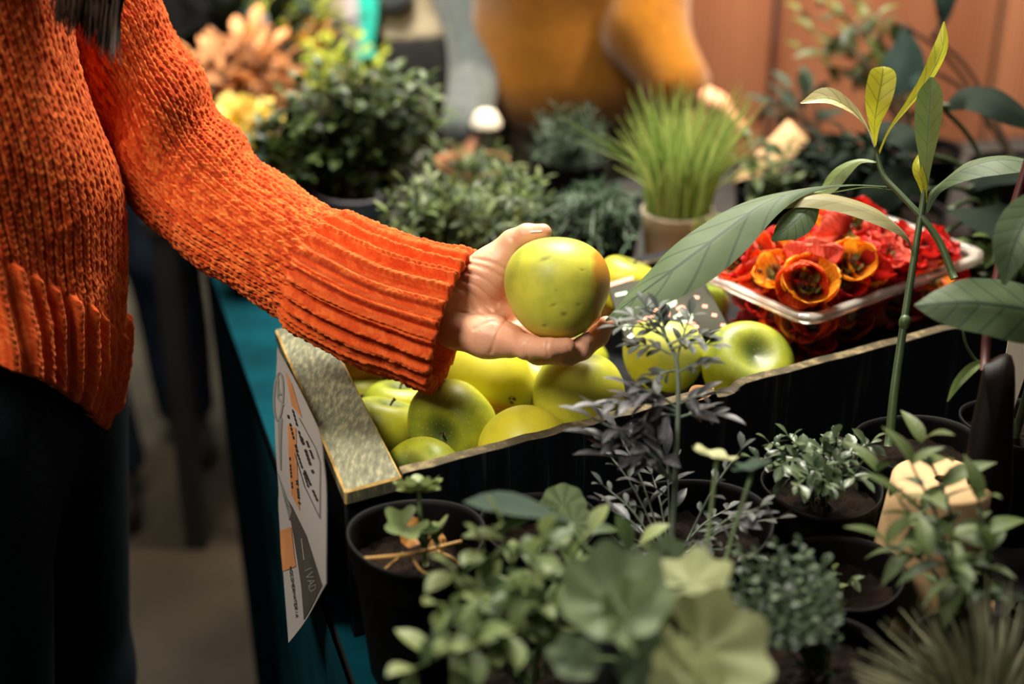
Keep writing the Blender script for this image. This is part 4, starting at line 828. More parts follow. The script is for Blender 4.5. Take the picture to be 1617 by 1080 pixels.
FL = [(1180, 404, .944, 'scarlet', (-.1, .5, .8), 'scarlet open flower with a dark throat near the left end of the punnet'),
 (1134, 428, .938, 'red', (-.8, .4, .3), 'red flower at the outermost left corner of the punnet, under the big leaf'), (1152, 412, .940, 'coral', (-.5, .6, .4), 'coral flower squeezed beside the left corner flower'),
 (1198, 374, .944, 'red', (-.2, .9, .2), 'red flower lying at the back left edge below the small dark leaf'), (1212, 390, .935, 'red', (.2, .8, .4), 'deep red flower in the gap right of the scarlet open one'),
 (1252, 388, .950, 'orange', (.45, .75, .2), 'orange closed flower with its green stub pointing down left', 1.0, 2), (1268, 352, .950, 'red', (-.3, .9, .1), 'red flower beside the small dark leaf tip'),
 (1292, 344, .955, 'orange', (-.1, .95, .1), 'orange flower at the very back of the heap'), (1318, 366, .972, 'coral', (-.72, .55, -.25), 'large coral flower on top of the heap seen from behind, calyx to the right', 1.15, 2),
 (1360, 354, .962, 'red', (.15, .7, .65), 'red open flower with dark throat at the top of the heap'), (1385, 376, .955, 'coral', (.3, .8, .4), 'coral bud-like flower right of the top calyx', .8, 2),
 (1188, 446, .938, 'scarlet', (-.6, .5, .5), 'scarlet flower against the left part of the long front rim'), (1222, 438, .947, 'orange', (-.5, .75, .35), 'orange flower behind the downward-hanging scarlet one'),
 (1243, 462, .946, 'scarlet', (-.1, -.55, .65), 'scarlet flower hanging face down with dark calyx on top at front', 1.12, 2), (1284, 414, .962, 'coral', (.1, .85, -.25), 'broad coral flower with dark veins in the middle of the heap', 1.2, 3),
 (1322, 398, .955, 'orange', (.1, .8, .35), 'frilly orange flower behind the veined coral one'), (1350, 424, .957, 'orange', (.05, .45, .85), 'orange open flower with a dark star throat, higher of two', 1.0, 1),
 (1314, 470, .950, 'orange', (.0, .55, .8), 'big orange-yellow open flower at the front rim corner', 1.15, 0), (1372, 466, .940, 'red', (.2, .7, .65), 'red open flower with dark middle by the short right rim'),
 (1372, 398, .950, 'coral', (.1, .9, .2), 'coral flower behind the higher orange open one'), (1400, 408, .954, 'coral', (.35, .75, .3), 'veined coral-red flower just left of the plant stem'),
 (1412, 438, .948, 'red', (.75, .45, -.1), 'red flower seen from behind with stalk pointing left, by the stem', 1.1, 3), (1388, 440, .944, 'orange', (.3, .6, .6), 'orange flower between stem and higher orange flower'),
 (1436, 420, .944, 'red', (.4, .8, .3), 'red flower directly behind the plant stem'), (1462, 394, .948, 'red', (.2, .9, .2), 'red flower right of the stem near the back rim'),
 (1478, 420, .944, 'coral', (.5, .6, .5), 'coral flower low at the right rim'), (1500, 402, .944, 'red', (.6, .7, .3), 'red flower at the far right end of the heap'),
 (1448, 446, .938, 'red', (.5, .6, .5), 'red flower against the right rim behind the stem'), (1340, 384, .948, 'red', (0, 1, 0), 'red flower filling the gap under the top calyx'), (1232, 374, .944, 'red', (0, .9, .3), 'dark red flower under the small dark leaf'),
 (1268, 440, .944, 'scarlet', (.2, .8, .4), 'scarlet flower under the veined coral flower'), (1420, 385, .950, 'red', (.1, .9, .3), 'red flower with yellow tip left of the drooping stem'), (1160, 434, .934, 'scarlet', (-.3, .8, .4), 'scarlet flower tucked behind the long front rim'),
 (1300, 532, 0, 'orange', (-.1, .1, .95), 'orange flower pressed inside the clear wall below the front corner', 1.1, 1, 1.385), (1262, 524, 0, 'scarlet', (-.5, .1, .8), 'scarlet flower inside the wall left of the front corner', 1.1, 0, 1.395),
 (1345, 522, 0, 'red', (.5, .2, .8), 'red flower inside the ribbed wall right of the front corner', 1.1, 3, 1.40), (1215, 496, 0, 'red', (-.5, .1, .8), 'red flower inside the long wall halfway along', 1.1, 0, 1.425), (1390, 492, 0, 'scarlet', (.5, .2, .8), 'scarlet flower behind the ribbed wall near the stem', 1.1, 0, 1.44), (1440, 470, 0, 'red', (.5, .3, .8), 'red flower behind the ribbed wall beyond the stem', 1.1, 1, 1.485), (1170, 470, 0, 'red', (-.5, .3, .8), 'red flower low inside the wall near the left end', 1.0, 1, 1.455)]
for f in FL: flower(*f[:6], *(f[6:] if len(f) > 6 else ()))
for i in range(8):
    for j in range(3):
        for lay in (0, 1):
            c_ = tc_ + f1 * (hx - .036) * (i / 3.5 - 1) + f2 * (hy - .034) * (j - 1) + f1 * (.008 * (-1) ** j) + rdir() * .005; zz_ = .889 + lay * .022; q_ = c_ - CAM
            flower(0, 0, 0, ('red', 'scarlet', 'red', 'coral', 'orange')[(i * 3 + j + lay) % 5], (rng.normal() * .6, .5 + .4 * rng.random(), .3 + rng.normal() * .5), 'flower buried in the lower layers of the clear punnet', .95, None, None, A_([c_[0], c_[1], zz_]))['group'] = 'buried flowers of the punnet'
# ================================================================== plants in pots
def pot(rt, c, r, h, m, soil=-.018, key='pot', k=48, taper=.76, soilseed=1, wall=.0016):
    c = A_(c); z0 = c[2] - h; MBp = MB()
    pr_ = [(0, 0), (r * taper, 0), (r * (taper + .02), .003), (r * .93, h * .72), (r * .93 + .002, h * .73), (r * .955, h * .80), (r * .955 + .0012, h * .81), (r * .97, h * .88), (r * .985, h * .885), (r * .99, h - .006), (r * 1.03, h - .005), (r * 1.035, h), (r * 1.0, h), (r * .97, h - .005), (r * .93, h * .78), (r * .90, h * .6)]
    th = np.linspace(0, 2 * np.pi, k, endpoint=False); p_ = A_(pr_); wv = 1 + .02 * np.sin(2 * th + soilseed) + .012 * np.sin(3 * th)
    G = np.stack([p_[:, :1] * np.cos(th) * wv, p_[:, :1] * np.sin(th) * wv, np.broadcast_to(p_[:, 1:], (len(p_), k)) + .002 * np.sin(2 * th + 1) * (p_[:, 1:] > h * .7)], -1) + A_([c[0], c[1], z0])
    MBp.grid(G, close_v=True).build(key, m, rt)
    rr = np.linspace(0.02, 1, 14)[:, None]; G = np.stack([rr * r * .945 * np.cos(th), rr * r * .945 * np.sin(th), 0 * rr + 0 * th + soil], -1) + c; G[..., 2] += .0035 * wob(G, 160, soilseed) + .003 * wob(G, 420, soilseed + 1)
    MB().grid(G, close_v=True).build('soil', M['soil'], rt)
def plant(name, label, c, r, h, m=None, cat='plant', soil=-.018, group=None, seed=1, base=.75):
    c = A_(c, float); rt = thing(name, label, cat, (c[0], c[1], c[2] - h), group); pot(rt, c, r, h, m or M['blackpot'], soil, soilseed=seed); return rt
R0 = .7535
o = prism([(-.075, .88, .7508), (.02, .66, .7508), (.375, .66, .7508), (.37, .98, .7508), (.45, 1.12, .7508), (.47, 1.27, .7508), (-.09, .975, .7508)], (0, 0, 1), .0022).build('shade_sheet', M['black'], smooth=False)  # dark sheet added so the gaps between the pots read as deep shade
tag(o, 'added black sheet standing in for the shade under the front row of pots', 'sheet')
# --- seedling with cut round leaves, straw on the soil
c = A_([-.076, .958, .886]); F1 = plant('potted_seedling', 'small seedling with two cut leaves in the black pot at the corner of the crate', c, .0535, .886 - R0, soil=-.030, seed=3)
st0 = P(672, 893, 1.112); tp0 = P(661, 775, 1.10)
mb = MB(); mb.tube(spline([st0, P(668, 860, 1.108), P(664, 820, 1.105), tp0], 14), [.0024] * 8 + [.0018] * 6, 8); mb.tube(spline([P(668, 862, 1.108), P(652, 838, 1.095), P(640, 832, 1.085)], 8), .0012, 6); mb.tube(spline([P(670, 872, 1.109), P(680, 850, 1.10), P(690, 838, 1.095)], 8), .0012, 6); mb.build('stem', M['stem'], F1)
mb = MB()
for sgn, q in ((-1, (632, 762)), (1, (690, 760)), (0, (655, 748)), (.4, (672, 782))): put(mb, roundleaf(5, .38, .25, 6, 51, .5), tp0, P(*q, 1.07 if sgn else 1.14) - tp0, UP - FW * .4, .042 if sgn != .4 else .025, 0, .8)
put(mb, roundleaf(5, .3, .3, 6, 51, .4), P(640, 832, 1.085), P(612, 845, 1.075) - P(640, 832, 1.085), UP - FW * .5, .040, .3, .5); put(mb, roundleaf(5, .35, .3, 6, 51, .4), P(690, 838, 1.095), P(708, 832, 1.085) - P(690, 838, 1.095), UP - FW * .6, .030, 0, .7); put(mb, roundleaf(5, .35, .3, 6, 51, .4), P(678, 845, 1.10), P(676, 820, 1.10) - P(680, 850, 1.10), -FW, .026, 0, .2)
mb.build('leaves', M['cut'], F1)
mb = MB(); mb.tube(spline([P(574, 882, 1.112), P(620, 878, 1.10), P(660, 872, 1.10), P(728, 855, 1.13)], 12), .0016, 6); o = mb.build('straw', M['straw'], F1)
for q in (((600, 905, 1.11), (630, 880, 1.11), (636, 872, 1.11)), ((650, 880, 1.105), (664, 900, 1.10), (680, 908, 1.10)), ((690, 870, 1.12), (712, 880, 1.11), (722, 890, 1.12))): MB().tube(spline([P(*x) for x in q], 8), .0011, 5).build('straw', M['straw'], F1)
mb = MB(); ribbon(mb, [P(640, 862, 1.125), P(655, 840, 1.13), P(668, 832, 1.135)], [.004, .014, .003], UP * .3 - FW, fold=.4, rip=.2); ribbon(mb, [P(672, 868, 1.13), P(690, 852, 1.135), P(704, 850, 1.14)], [.004, .010, .003], UP * .5 - FW, fold=-.3, rip=.2); mb.build('dead_leaf', M['deadleaf'], F1)
# --- second pot, little scalloped geranium leaves
F2 = plant('potted_geranium', 'young geranium with two small scalloped leaves against the crate plank', (.022, .990, .876), .0485, .876 - R0, seed=5, soil=-.03)
mb = MB(); mt = MB()
for (u, v, d, s_, b_) in ((889, 778, 1.12, .040, 0), (905, 805, 1.10, .035, .2), (872, 800, 1.12, .022, -.3)):
    e = P(u, v + 22, d); b = A_([.022, .990, .846]); mt.tube(spline([b, (b + e) / 2 + A_([.006, 0, .01]), e], 9), .0012, 6); put(mb, roundleaf(9, .08, .18, 6, 61, .12), e, UP * .9 + RT * b_ - FW * .1, -FW + UP * .5, s_, 0, .6)
mt.build('stem', M['stem'], F2); mb.build('leaves', M['geran'], F2)
# --- rue with a tall stalk
c = A_([.145, 1.0, .872]); F3 = plant('potted_rue', 'feathery grey-green rue with one tall stalk rising in front of the pale apple', c, .068, .872 - R0, seed=7, soil=-.03)
ms, mf, mbr = MB(), MB(), MB(); sb = c + A_([-.012, .0, -.03]); ov = oval(.42, 5, 3, .3, .2, .6); ovt = oval(.34, 6, 5, .3, .25, .5)
main = spline([sb, P(1068, 720, 1.148), P(1071, 640, 1.145), P(1068, 570, 1.15), P(1050, 530, 1.155)], 20); ms.tube(main, np.linspace(.0026, .0014, 20), 8)
def sprig(a, b, nseg, size, spread=.8, tm=ov, mb=None, tint=None, curl=.2):
    a, b = A_(a), A_(b); d = b - a; l = np.linalg.norm(d); pth = spline([a, (a + b) / 2 + A_([0, 0, curl * l * .5]), b], 8); ms.tube(pth, np.linspace(.0011, .0006, 8), 5); mb = mb or mf
    for i in range(nseg):
        p = pth[min(7, 2 + int(5.9 * i / nseg))]; s_ = -1 if i % 2 else 1; sd_ = norm(np.cross(d, UP - FW * .5)); put(mb, tm, p, norm(d) * .7 + sd_ * s_ * spread + rdir() * .25, UP - FW * .4, size * rng.uniform(.7, 1.15), rng.normal() * .4, rng.uniform(.1, .9) if tint is None else tint)
    put(mb, tm, b, d + rdir() * .2 * l, UP - FW * .4, size, 0, rng.uniform(.2, .8))
for (u0, v0, u1, v1, dd) in ((1052, 535, 1000, 500, 1.15), (1052, 532, 975, 515, 1.16), (1055, 545, 1110, 530, 1.14), (1052, 535, 1040, 490, 1.15), (1058, 552, 1125, 545, 1.13), (1060, 560, 1005, 545, 1.15), (1066, 585, 1030, 600, 1.14), (1068, 590, 1115, 575, 1.13), (1050, 530, 1020, 485, 1.16), (1068, 570, 1090, 500, 1.15)):
    sprig(P(u0, v0, 1.15), P(u1, v1, dd), 7, .017, .75)
for (u0, v0, u1, v1) in ((1070, 645, 1000, 612), (1070, 650, 985, 640), (1070, 655, 1012, 668), (1069, 640, 1120, 625), (1070, 660, 1130, 655), (1070, 650, 950, 640)):
    sprig(P(u0, v0, 1.146), P(u1, v1, 1.12 + .02 * rng.random()), 6, .026, .7, ovt, mbr)
for i in range(17):
    a = rng.uniform(0, 6.28); q = sb + A_([.012 * math.cos(a), .012 * math.sin(a), 0]); l = rng.uniform(.05, .115); e = q + A_([math.cos(a) * l * .75, math.sin(a) * l * .65, rng.uniform(.02, .085)])
    big = i % 3 == 0; sprig(q, e, 8 if not big else 5, .015 if not big else .026, .8, ovt if big else ov, mbr if big else mf)
for (u1, v1) in ((945, 690), (935, 660), (960, 720), (1000, 700), (1030, 690)): sprig(P(1062, 760, 1.15), P(u1, v1, 1.12), 5, .028, .7, ovt, mbr)
ms.build('stem', M['greystem'], F3); mf.build('foliage', M['rue'], F3); mbr.build('broad_leaves', M['ruebroad'], F3)['label'] = 'broad dull purple-grey leaves'
# --- generic leafy herbs
def leafy(rt, base, tips, tm, size, lm, sm, nl=9, r0=.0016, spread=.9, up=None, tint=None, name='foliage', jit=.25, term=True):
    ms, mf = MB(), MB(); upv = UP - FW * .4 if up is None else up
    for e in tips:
        e = A_(e, float); b = A_(base, float) + A_([rng.normal() * .006, rng.normal() * .006, 0]); L_ = np.linalg.norm(e - b); d = e - b
        pth = spline([b, b * .5 + e * .5 + A_([0, 0, L_ * .16]) + rdir() * L_ * .05, e], 12); ms.tube(pth, np.linspace(r0, r0 * .5, 12), 6)
        for i in range(nl):
            f = .25 + .75 * (i + .5) / nl; p = pth[min(11, int(f * 11.9))]; a = i * 2.4 + rng.normal() * .3; x = norm(np.cross(d, A_([.1, .2, 1.]))); y = norm(np.cross(x, d))
            put(mf, tm, p, (x * math.cos(a) + y * math.sin(a)) * spread + norm(d) * .55 + rdir() * jit, upv, size * rng.uniform(.65, 1.2) * (1.1 - .35 * f), rng.normal() * .3, rng.uniform(.05, .95) if tint is None else tint)
        if term: put(mf, tm, pth[-1], d, upv, size * .8, 0, .8)
    ms.build('stem', sm, rt); mf.build(name, lm, rt)
F4 = plant('potted_herb', 'bushy herb with small glossy oval leaves against the dark crate plank', (.268, 1.062, .868), .050, .868 - R0, seed=9)
leafy(F4, (.268, 1.062, .855), [P(u, v, d) for u, v, d in ((1215, 700, 1.2), (1245, 690, 1.22), (1265, 712, 1.2), (1300, 705, 1.2), (1320, 690, 1.2), (1235, 735, 1.16), (1285, 742, 1.15), (1325, 735, 1.17), (1190, 725, 1.18), (1345, 715, 1.18), (1260, 765, 1.14), (1310, 768, 1.14), (1375, 700, 1.2), (1355, 755, 1.15))], oval(.52, 6, 5, .3, .3, .62), .020, M['small'], M['darkstem'], 13)
F5 = plant('potted_sprout', 'black pot of bare brown soil with one tiny sprout', (.262, .952, .856), .050, .856 - R0, seed=11, soil=-.024)
leafy(F5, (.262, .952, .832), [(.255, .945, .86), (.27, .94, .855)], oval(.5), .014, M['cut'], M['darkstem'], 3)
# --- tall avocado-like plant
c = A_([.372, 1.142, .866]); F6 = plant('potted_avocado', 'tall young plant with long drooping green leaves and yellow top leaves', c, .056, .866 - R0, seed=13, soil=-.022)
D6 = 1.30
ms = MB(); ms.tube(spline([P(1404, 705, 1.283), P(1412, 620, 1.285), P(1426, 520, 1.29), P(1443, 410, 1.295), P(1457, 320, 1.30), P(1462, 280, 1.30)], 26), np.linspace(.0046, .0024, 26), 10)
ms.tube(spline([P(1507, 440, 1.285), P(1485, 385, 1.292), P(1457, 345, 1.298), P(1420, 305, 1.31), P(1394, 275, 1.32), P(1383, 235, 1.325)], 22), np.linspace(.0036, .0022, 22), 9)
ms.tube(spline([P(1428, 512, 1.288), P(1428, 508, 1.285), P(1430, 504, 1.288)], 5), .0052, 9); ms.build('stem', M['avostem'], F6)
def leafpart(rt, pts, hw, nrm, m, label=None, **k):
    d0 = pts[0][2] if len(pts[0]) > 2 else D6; w = [P(*p) if len(p) > 2 else P(*p, D6) for p in pts]
    mb = MB(); ribbon(mb, w, [x * d0 / FPX for x in hw], nrm, **k); o = mb.build('leaf', m, rt)
    if label: o['label'] = label
    return o
NV = UP * .55 - FW * .8
leafpart(F6, [(1381, 232, 1.325), (1368, 200, 1.32), (1343, 172, 1.31), (1306, 155, 1.30), (1264, 163, 1.29)], [1.5, 2, 10, 17, 1], UP * .5 - FW * .9, M['avocream'], 'cream-edged young leaf arching left', n=24, fold=.35)
leafpart(F6, [(1382, 230, 1.325), (1381, 196, 1.32), (1386, 160, 1.315), (1392, 128, 1.316), (1394, 112, 1.318), (1394, 105, 1.32)], [1.5, 9, 20, 22, 17, 2], -FW + UP * .2 - RT * .1, M['avoyoung'], 'small upright yellow leaf', n=22, fold=.22)
leafpart(F6, [(1386, 248, 1.325), (1405, 205, 1.32), (1437, 163, 1.315), (1466, 124, 1.31), (1488, 78, 1.31), (1491, 34, 1.32)], [1.8, 2.2, 6, 11, 13, 1], -FW * .7 - RT * .7, M['avoyoung'], 'long narrow yellow-green leaf pointing up', n=26, fold=.55)
leafpart(F6, [(1460, 310, 1.30), (1463, 250, 1.297), (1466, 200, 1.293), (1470, 150, 1.29), (1472, 122, 1.29)], [2, 11, 20, 19, 3], -FW * .8 - RT * .35, M['avomid'], 'folded mid-green leaf standing on the main stem', n=24, fold=.5)
leafpart(F6, [(1462, 320, 1.30), (1457, 290, 1.298), (1449, 265, 1.30), (1453, 240, 1.31)], [1.5, 7, 8, 1], -FW - RT * .4, M['avoyoung'], n=16, fold=.4)
leafpart(F6, [(1400, 294, 1.315), (1340, 292, 1.30), (1270, 300, 1.285), (1205, 322, 1.27), (1135, 372, 1.255), (1065, 424, 1.245), (1000, 472, 1.245), (956, 506, 1.25)], [2.2, 2.5, 10, 30, 46, 47, 32, 2], UP * .85 - FW * .45 + RT * .25, M['avo'], 'largest leaf, dull green, drooping left over the chalk board', n=50, nv=15, fold=-.12, rip=.05, curl=.15)
leafpart(F6, [(1443, 405, 1.293), (1432, 372, 1.28), (1395, 342, 1.27), (1330, 318, 1.275), (1268, 312, 1.28), (1208, 334, 1.285)], [2, 10, 21, 21, 19, 1], UP * .75 - FW * .65, M['avopale'], 'pale leaf arching over the flowers', n=30, fold=-.3, rip=.05)
leafpart(F6, [(1292, 318, 1.285), (1272, 334, 1.275), (1248, 356, 1.268), (1219, 380, 1.262)], [4, 22, 24, 2], UP * .6 - FW * .75, M['avo'], 'short dark leaf hanging over the back of the flowers', n=20, fold=-.15, curl=.2)
leafpart(F6, [(1386, 256, 1.322), (1358, 254, 1.33), (1330, 270, 1.335), (1306, 296, 1.34), (1284, 306, 1.345)], [1.5, 6, 14, 13, 1], UP * .6 - FW * .7, M['avomid'], n=20, fold=-.2)
leafpart(F6, [(1408, 300, 1.312), (1370, 296, 1.32), (1330, 302, 1.33), (1306, 306, 1.33)], [1.5, 3, 4, 1], UP, M['avomid'], n=16)
leafpart(F6, [(1463, 336, 1.30), (1478, 300, 1.295), (1520, 268, 1.28), (1580, 252, 1.27), (1650, 262, 1.26)], [2, 10, 27, 34, 12], UP * .8 - FW * .55 + RT * .1, M['avo'], 'broad grey-green leaf reaching right', n=28, nv=11, fold=-.25, rip=.04)
# --- plant at the right edge whose leaves lean in
F6b = plant('potted_laurel', 'plant at the right edge with broad matt leaves before the handbag', (.475, 1.18, .868), .05, .868 - R0, seed=15)
ms = MB(); ms.tube(spline([(.475, 1.18, .85), P(1640, 560, 1.22), P(1660, 480, 1.17), P(1650, 380, 1.15)], 14), .004, 8); ms.tube(spline([P(1660, 540, 1.2), P(1600, 500, 1.19), P(1560, 500, 1.19)], 8), .0015, 6)
ms.tube(spline([P(1519, 500, 1.19), P(1524, 540, 1.19), P(1540, 568, 1.19), P(1552, 572, 1.19)], 10), .0012, 6); ms.build('stem', M['darkstem'], F6b)
leafpart(F6b, [(1700, 500, 1.15), (1620, 488, 1.13), (1540, 478, 1.12), (1480, 480, 1.125), (1444, 482, 1.13)], [18, 54, 48, 28, 2], UP * .45 - FW * .9, M['avo'], 'broad leaf pointing left', n=30, nv=11, fold=-.2, rip=.05)
leafpart(F6b, [(1660, 300, 1.14), (1625, 340, 1.13), (1600, 390, 1.12), (1585, 450, 1.12)], [10, 34, 32, 3], -FW * .8 - RT * .3 + UP * .3, M['avo'], 'dull leaf hanging down at the edge', n=20, nv=9, fold=.2)
leafpart(F6b, [(1556, 570, 1.19), (1534, 582, 1.185), (1512, 605, 1.185), (1496, 634, 1.19)], [3, 8, 7, 1], -FW + UP * .4, M['avomid'], 'narrow curved green leaf below', n=18, fold=.3)
# --- tomato-like seedling and companions
F7 = plant('potted_tomato', 'lanky tomato seedling with drooping pointed leaves before the clay pot', (.345, .858, .85), .048, .85 - R0, seed=17)
leafy(F7, (.345, .858, .84), [P(u, v, d) for u, v, d in ((1440, 735, 1.05), (1420, 790, 1.03), (1500, 850, 1.0), (1545, 790, 1.04), (1465, 880, .98), (1400, 860, 1.03), (1560, 870, 1.02), (1385, 745, 1.08), (1455, 700, 1.1))], oval(.42, 7, 5, .35, .5, .42), .040, M['tom'], M['darkstem'], 7, .0017, 1.0)
# --- foreground herbs
F8 = plant('potted_parsley', 'pale cut-leaved herb sprawling in the front, nearest the black corner pot', (.008, .828, .858), .050, .858 - R0, seed=19)
ov8 = oval(.55, 7, 5, .3, .3, .58)
leafy(F8, (.008, .828, .845), [P(u, v, d) for u, v, d in ((790, 830, .98), (720, 905, .95), (765, 870, .98), (860, 850, .97), (700, 960, .92), (655, 1055, .90), (740, 1020, .90), (820, 930, .93), (880, 960, .94), (905, 880, .98), (800, 1000, .9), (930, 845, 1.02), (760, 950, .92), (1010, 860, 1.03), (840, 880, .95))], ov8, .032, M['cut'], M['stem'], 8, .0016, .95)
F9 = plant('potted_geranium', 'foremost geranium with large round pale blurred leaves', (.128, .792, .858), .050, .858 - R0, seed=21)
ms, mf, mp, mq = MB(), MB(), MB(), MB(); b9 = A_([.128, .792, .84])
def big(mb, u, v, d, size, dirv, upv, tm, tint=.5):
    e = P(u, v, d); put(mb, tm, e - norm(dirv) * size * .12, dirv, upv, size, 0, tint); ms.tube(spline([b9 + rdir() * .006, (b9 + e) / 2 + A_([0, .01, .012]), e], 12), .0017, 7)
RLF = roundleaf(7, .12, .3, 7, 61, .15); RLF2 = roundleaf(6, .18, .15, 7, 61, .2)
big(mf, 968, 935, .885, .078, UP * .5 + FW * .4 - RT * .1, UP * .7 - FW * .7, RLF, .45)
big(mf, 1000, 985, .87, .055, -UP * .6 + RT * .5, UP * .7 - FW * .6, RLF, .8)
big(mp, 1106, 918, .92, .060, RT * .6 + UP * .2, UP * .8 - FW * .5, RLF2, .4); big(mp, 1135, 1040, .855, .082, RT * .5 - UP * .3, UP * .7 - FW * .7, RLF, .35)
big(mp, 1132, 722, 1.06, .040, RT * .6 - UP * .15, UP * .95 - FW * .1, RLF2, .9); big(mq, 1190, 738, 1.05, .036, RT * .5 + UP * .1, UP * .95 - FW * .1, RLF2, .5)
big(mq, 880, 818, .99, .075, -RT * .9 + UP * .25, UP * .9 - FW * .3, oval(.5, 8, 7, .2, .1, .6), .6); big(mf, 1052, 868, .97, .03, UP, -FW, RLF2, .3)
big(mf, 900, 1040, .86, .04, -RT + UP * .1, UP * .7 - FW * .6, RLF2, .3); big(mp, 1085, 1075, .84, .05, -RT * .3 - UP, UP * .6 - FW * .7, RLF, .5); big(mf, 1020, 1060, .85, .045, RT * .4 - UP * .7, UP * .6 - FW * .7, RLF2, .1)
ms.build('stem', M['stem'], F9); mf.build('leaves', M['geran'], F9); mp.build('pale_leaves', M['geranpale'], F9)['label'] = 'pale yellow-green leaves'; mq.build('dark_leaves', M['geranteal'], F9)['label'] = 'dull blue-green leaves'
F10 = plant('potted_thyme', 'low mound of tiny grey-green leaves between foremost geranium and straw-coloured spiky plant', (.222, .842, .856), .052, .856 - R0, seed=23)
leafy(F10, (.222, .842, .845), [P(1225 + 105 * math.cos(a) * r, 940 + 85 * math.sin(a) * r, .985 - .05 * math.sin(a) * r) for a, r in [(i * 2.4, math.sqrt((i + .5) / 46)) for i in range(46)]], oval(.75, 5, 5, .2, .1, .6), 0.0115, M['moss'], M['darkstem'], 16, .0009, 1.0)
F11 = plant('potted_fescue', 'straw-grey spiky grass tuft at the front corner of the stall', (.318, .752, .852), .050, .852 - R0, seed=25)
mb = MB(); b11 = A_([.318, .752, .84])
for i in range(300):
    a = rng.uniform(0, 6.28); e = b11 + A_([math.cos(a) * rng.uniform(.02, .095), math.sin(a) * rng.uniform(.02, .095) + .01, rng.uniform(.045, .092)]); s_ = b11 + A_([math.cos(a), math.sin(a), 0]) * rng.uniform(.0, .02)
    ribbon(mb, [s_, (s_ + e) / 2 + A_([0, 0, .015]), e], [.0010, .0013, .0003], UP - FW, 7, 3, .3, tint=rng.random())
mb.build('blades', M['spike'], F11)
c = A_([.352, 1.008, .905]); F12 = thing('clay_pot', 'empty tan clay pot turned upside down behind the tomato seedling', 'pot', (c[0], c[1], R0))
MB().lathe([(.006, .153), (.036, .153), (.040, .1505), (.043, .12), (.052, .045), (.0525, .044), (.057, .042), (.058, .002), (.056, 0), (.052, .001), (.050, .04), (.038, .145), (.006, .148), (.006, .153)], 48).build('pot', M['tanpot'], F12, loc=(0, 0, 0))
# ================================================================== behind the crate
ms = MB()
def bushplant(name, label, c, r, h, pm, px, d, tm, size, lm, sm, nl, n, cat='plant', seed=1, dz=.08, depthj=.07, r0=.0018, soil=-.015, inner=0):
    # stems reach an oval of image-size (u, v, ru, rv) around the given depth; leaves along each
    rt = plant(name, label, c, r, h, pm, cat, soil, None, seed); u, v, ru, rv = px; tips = []
    for i in range(n):
        a = i * 2.39996; q = math.sqrt((i + .5) / n); tips.append(P(u + ru * q * math.cos(a), v + rv * q * math.sin(a), d + depthj * (rng.random() - .5) * 2))
    leafy(rt, (c[0], c[1], c[2] + soil), tips, tm, size, lm, sm, nl, r0, .9); return rt
gr = thing('grass_cup', 'pale plastic cup of bright green wheatgrass behind the crate', 'plant', tuple(P(1070, 330, 1.864) - A_([0, 0, .120])))
cc = P(1070, 330, 1.864); cup_h = cc[2] - R0
gr.location = (cc[0], cc[1], R0); gr['_o'] = [cc[0], cc[1], R0]
mb = MB().lathe([(0, 0), (.036, 0), (.037, .002), (.046, cup_h - .004), (.048, cup_h - .004), (.048, cup_h), (.0445, cup_h), (.036, .012), (0, .012)], 40); mb.build('cup', M['cup'], gr, loc=(0, 0, 0))
mb = MB(); th = np.linspace(0, 2 * np.pi, 30, endpoint=False); rr = np.linspace(.02, 1, 8)[:, None]; G = np.stack([rr * .043 * np.cos(th), rr * .043 * np.sin(th), 0 * rr + 0 * th + cup_h - .012], -1); mb.grid(G, close_v=True).build('soil', M['soil'], gr, loc=(0, 0, 0))
mb = MB()
for i in range(330):
    a, q = rng.uniform(0, 6.28), .042 * math.sqrt(rng.random()); s_ = cc + A_([q * math.cos(a), q * math.sin(a), -.012]); l = rng.uniform(.10, .175); o_ = A_([math.cos(a) * q * 1.0 + rng.normal() * .016 + .008, math.sin(a) * q * .8 + rng.normal() * .012, l]); 
    if i % 9 == 0: o_ = A_([rng.normal() * .06, rng.normal() * .04, l * .8])
    e = s_ + o_; ribbon(mb, [s_, s_ + o_ * .5 + A_([-o_[0] * .25, 0, .008]), e], [.0011, .0014, .0003], -FW + rdir() * .5, 8, 3, .3, tint=rng.random())
for i in range(26):
    a = rng.uniform(-1.2, .9); s_ = cc + A_([.04 * math.cos(a), -.03, -.008]); e = s_ + A_([.035 * math.cos(a) + rng.normal() * .02, -.045 * rng.random() - .01, -.02 - .05 * rng.random()]); ribbon(mb, [s_, (s_ + e) / 2 + A_([0, -.01, .03]), e], [.0013, .0015, .0004], UP - FW, 8, 3, .3, tint=.95)
mb.build('blades', M['wheat'], gr)
nd = oval(.16, 5, 3, .2, .05, .5); ndw = oval(.30, 5, 3, .3, .2, .55); ovs = oval(.5, 6, 5, .3, .35, .5)
bushplant('potted_rosemary', 'rosemary with light narrow leaves just above the knitted cuff', (-.085, 1.70, .855), .055, .855 - R0, M['blackpot'], (690, 335, 85, 60), 1.78, ndw, .034, M['rosemary'], M['greystem'], 17, 22, seed=31)
bushplant('potted_rosemary', 'rosemary right behind the held apple, its narrow leaves darker', (.025, 1.74, .855), .055, .855 - R0, M['blackpot'], (800, 335, 75, 70), 1.80, ndw, .030, M['rosemary'], M['greystem'], 17, 20, seed=32)
bushplant('potted_lavender', 'dense grey-green herb mound between held apple and wheatgrass cup', (.122, 1.82, .855), .055, .855 - R0, M['blackpot'], (935, 345, 85, 55), 1.84, nd, .026, M['greyherb'], M['greystem'], 20, 40, seed=33)
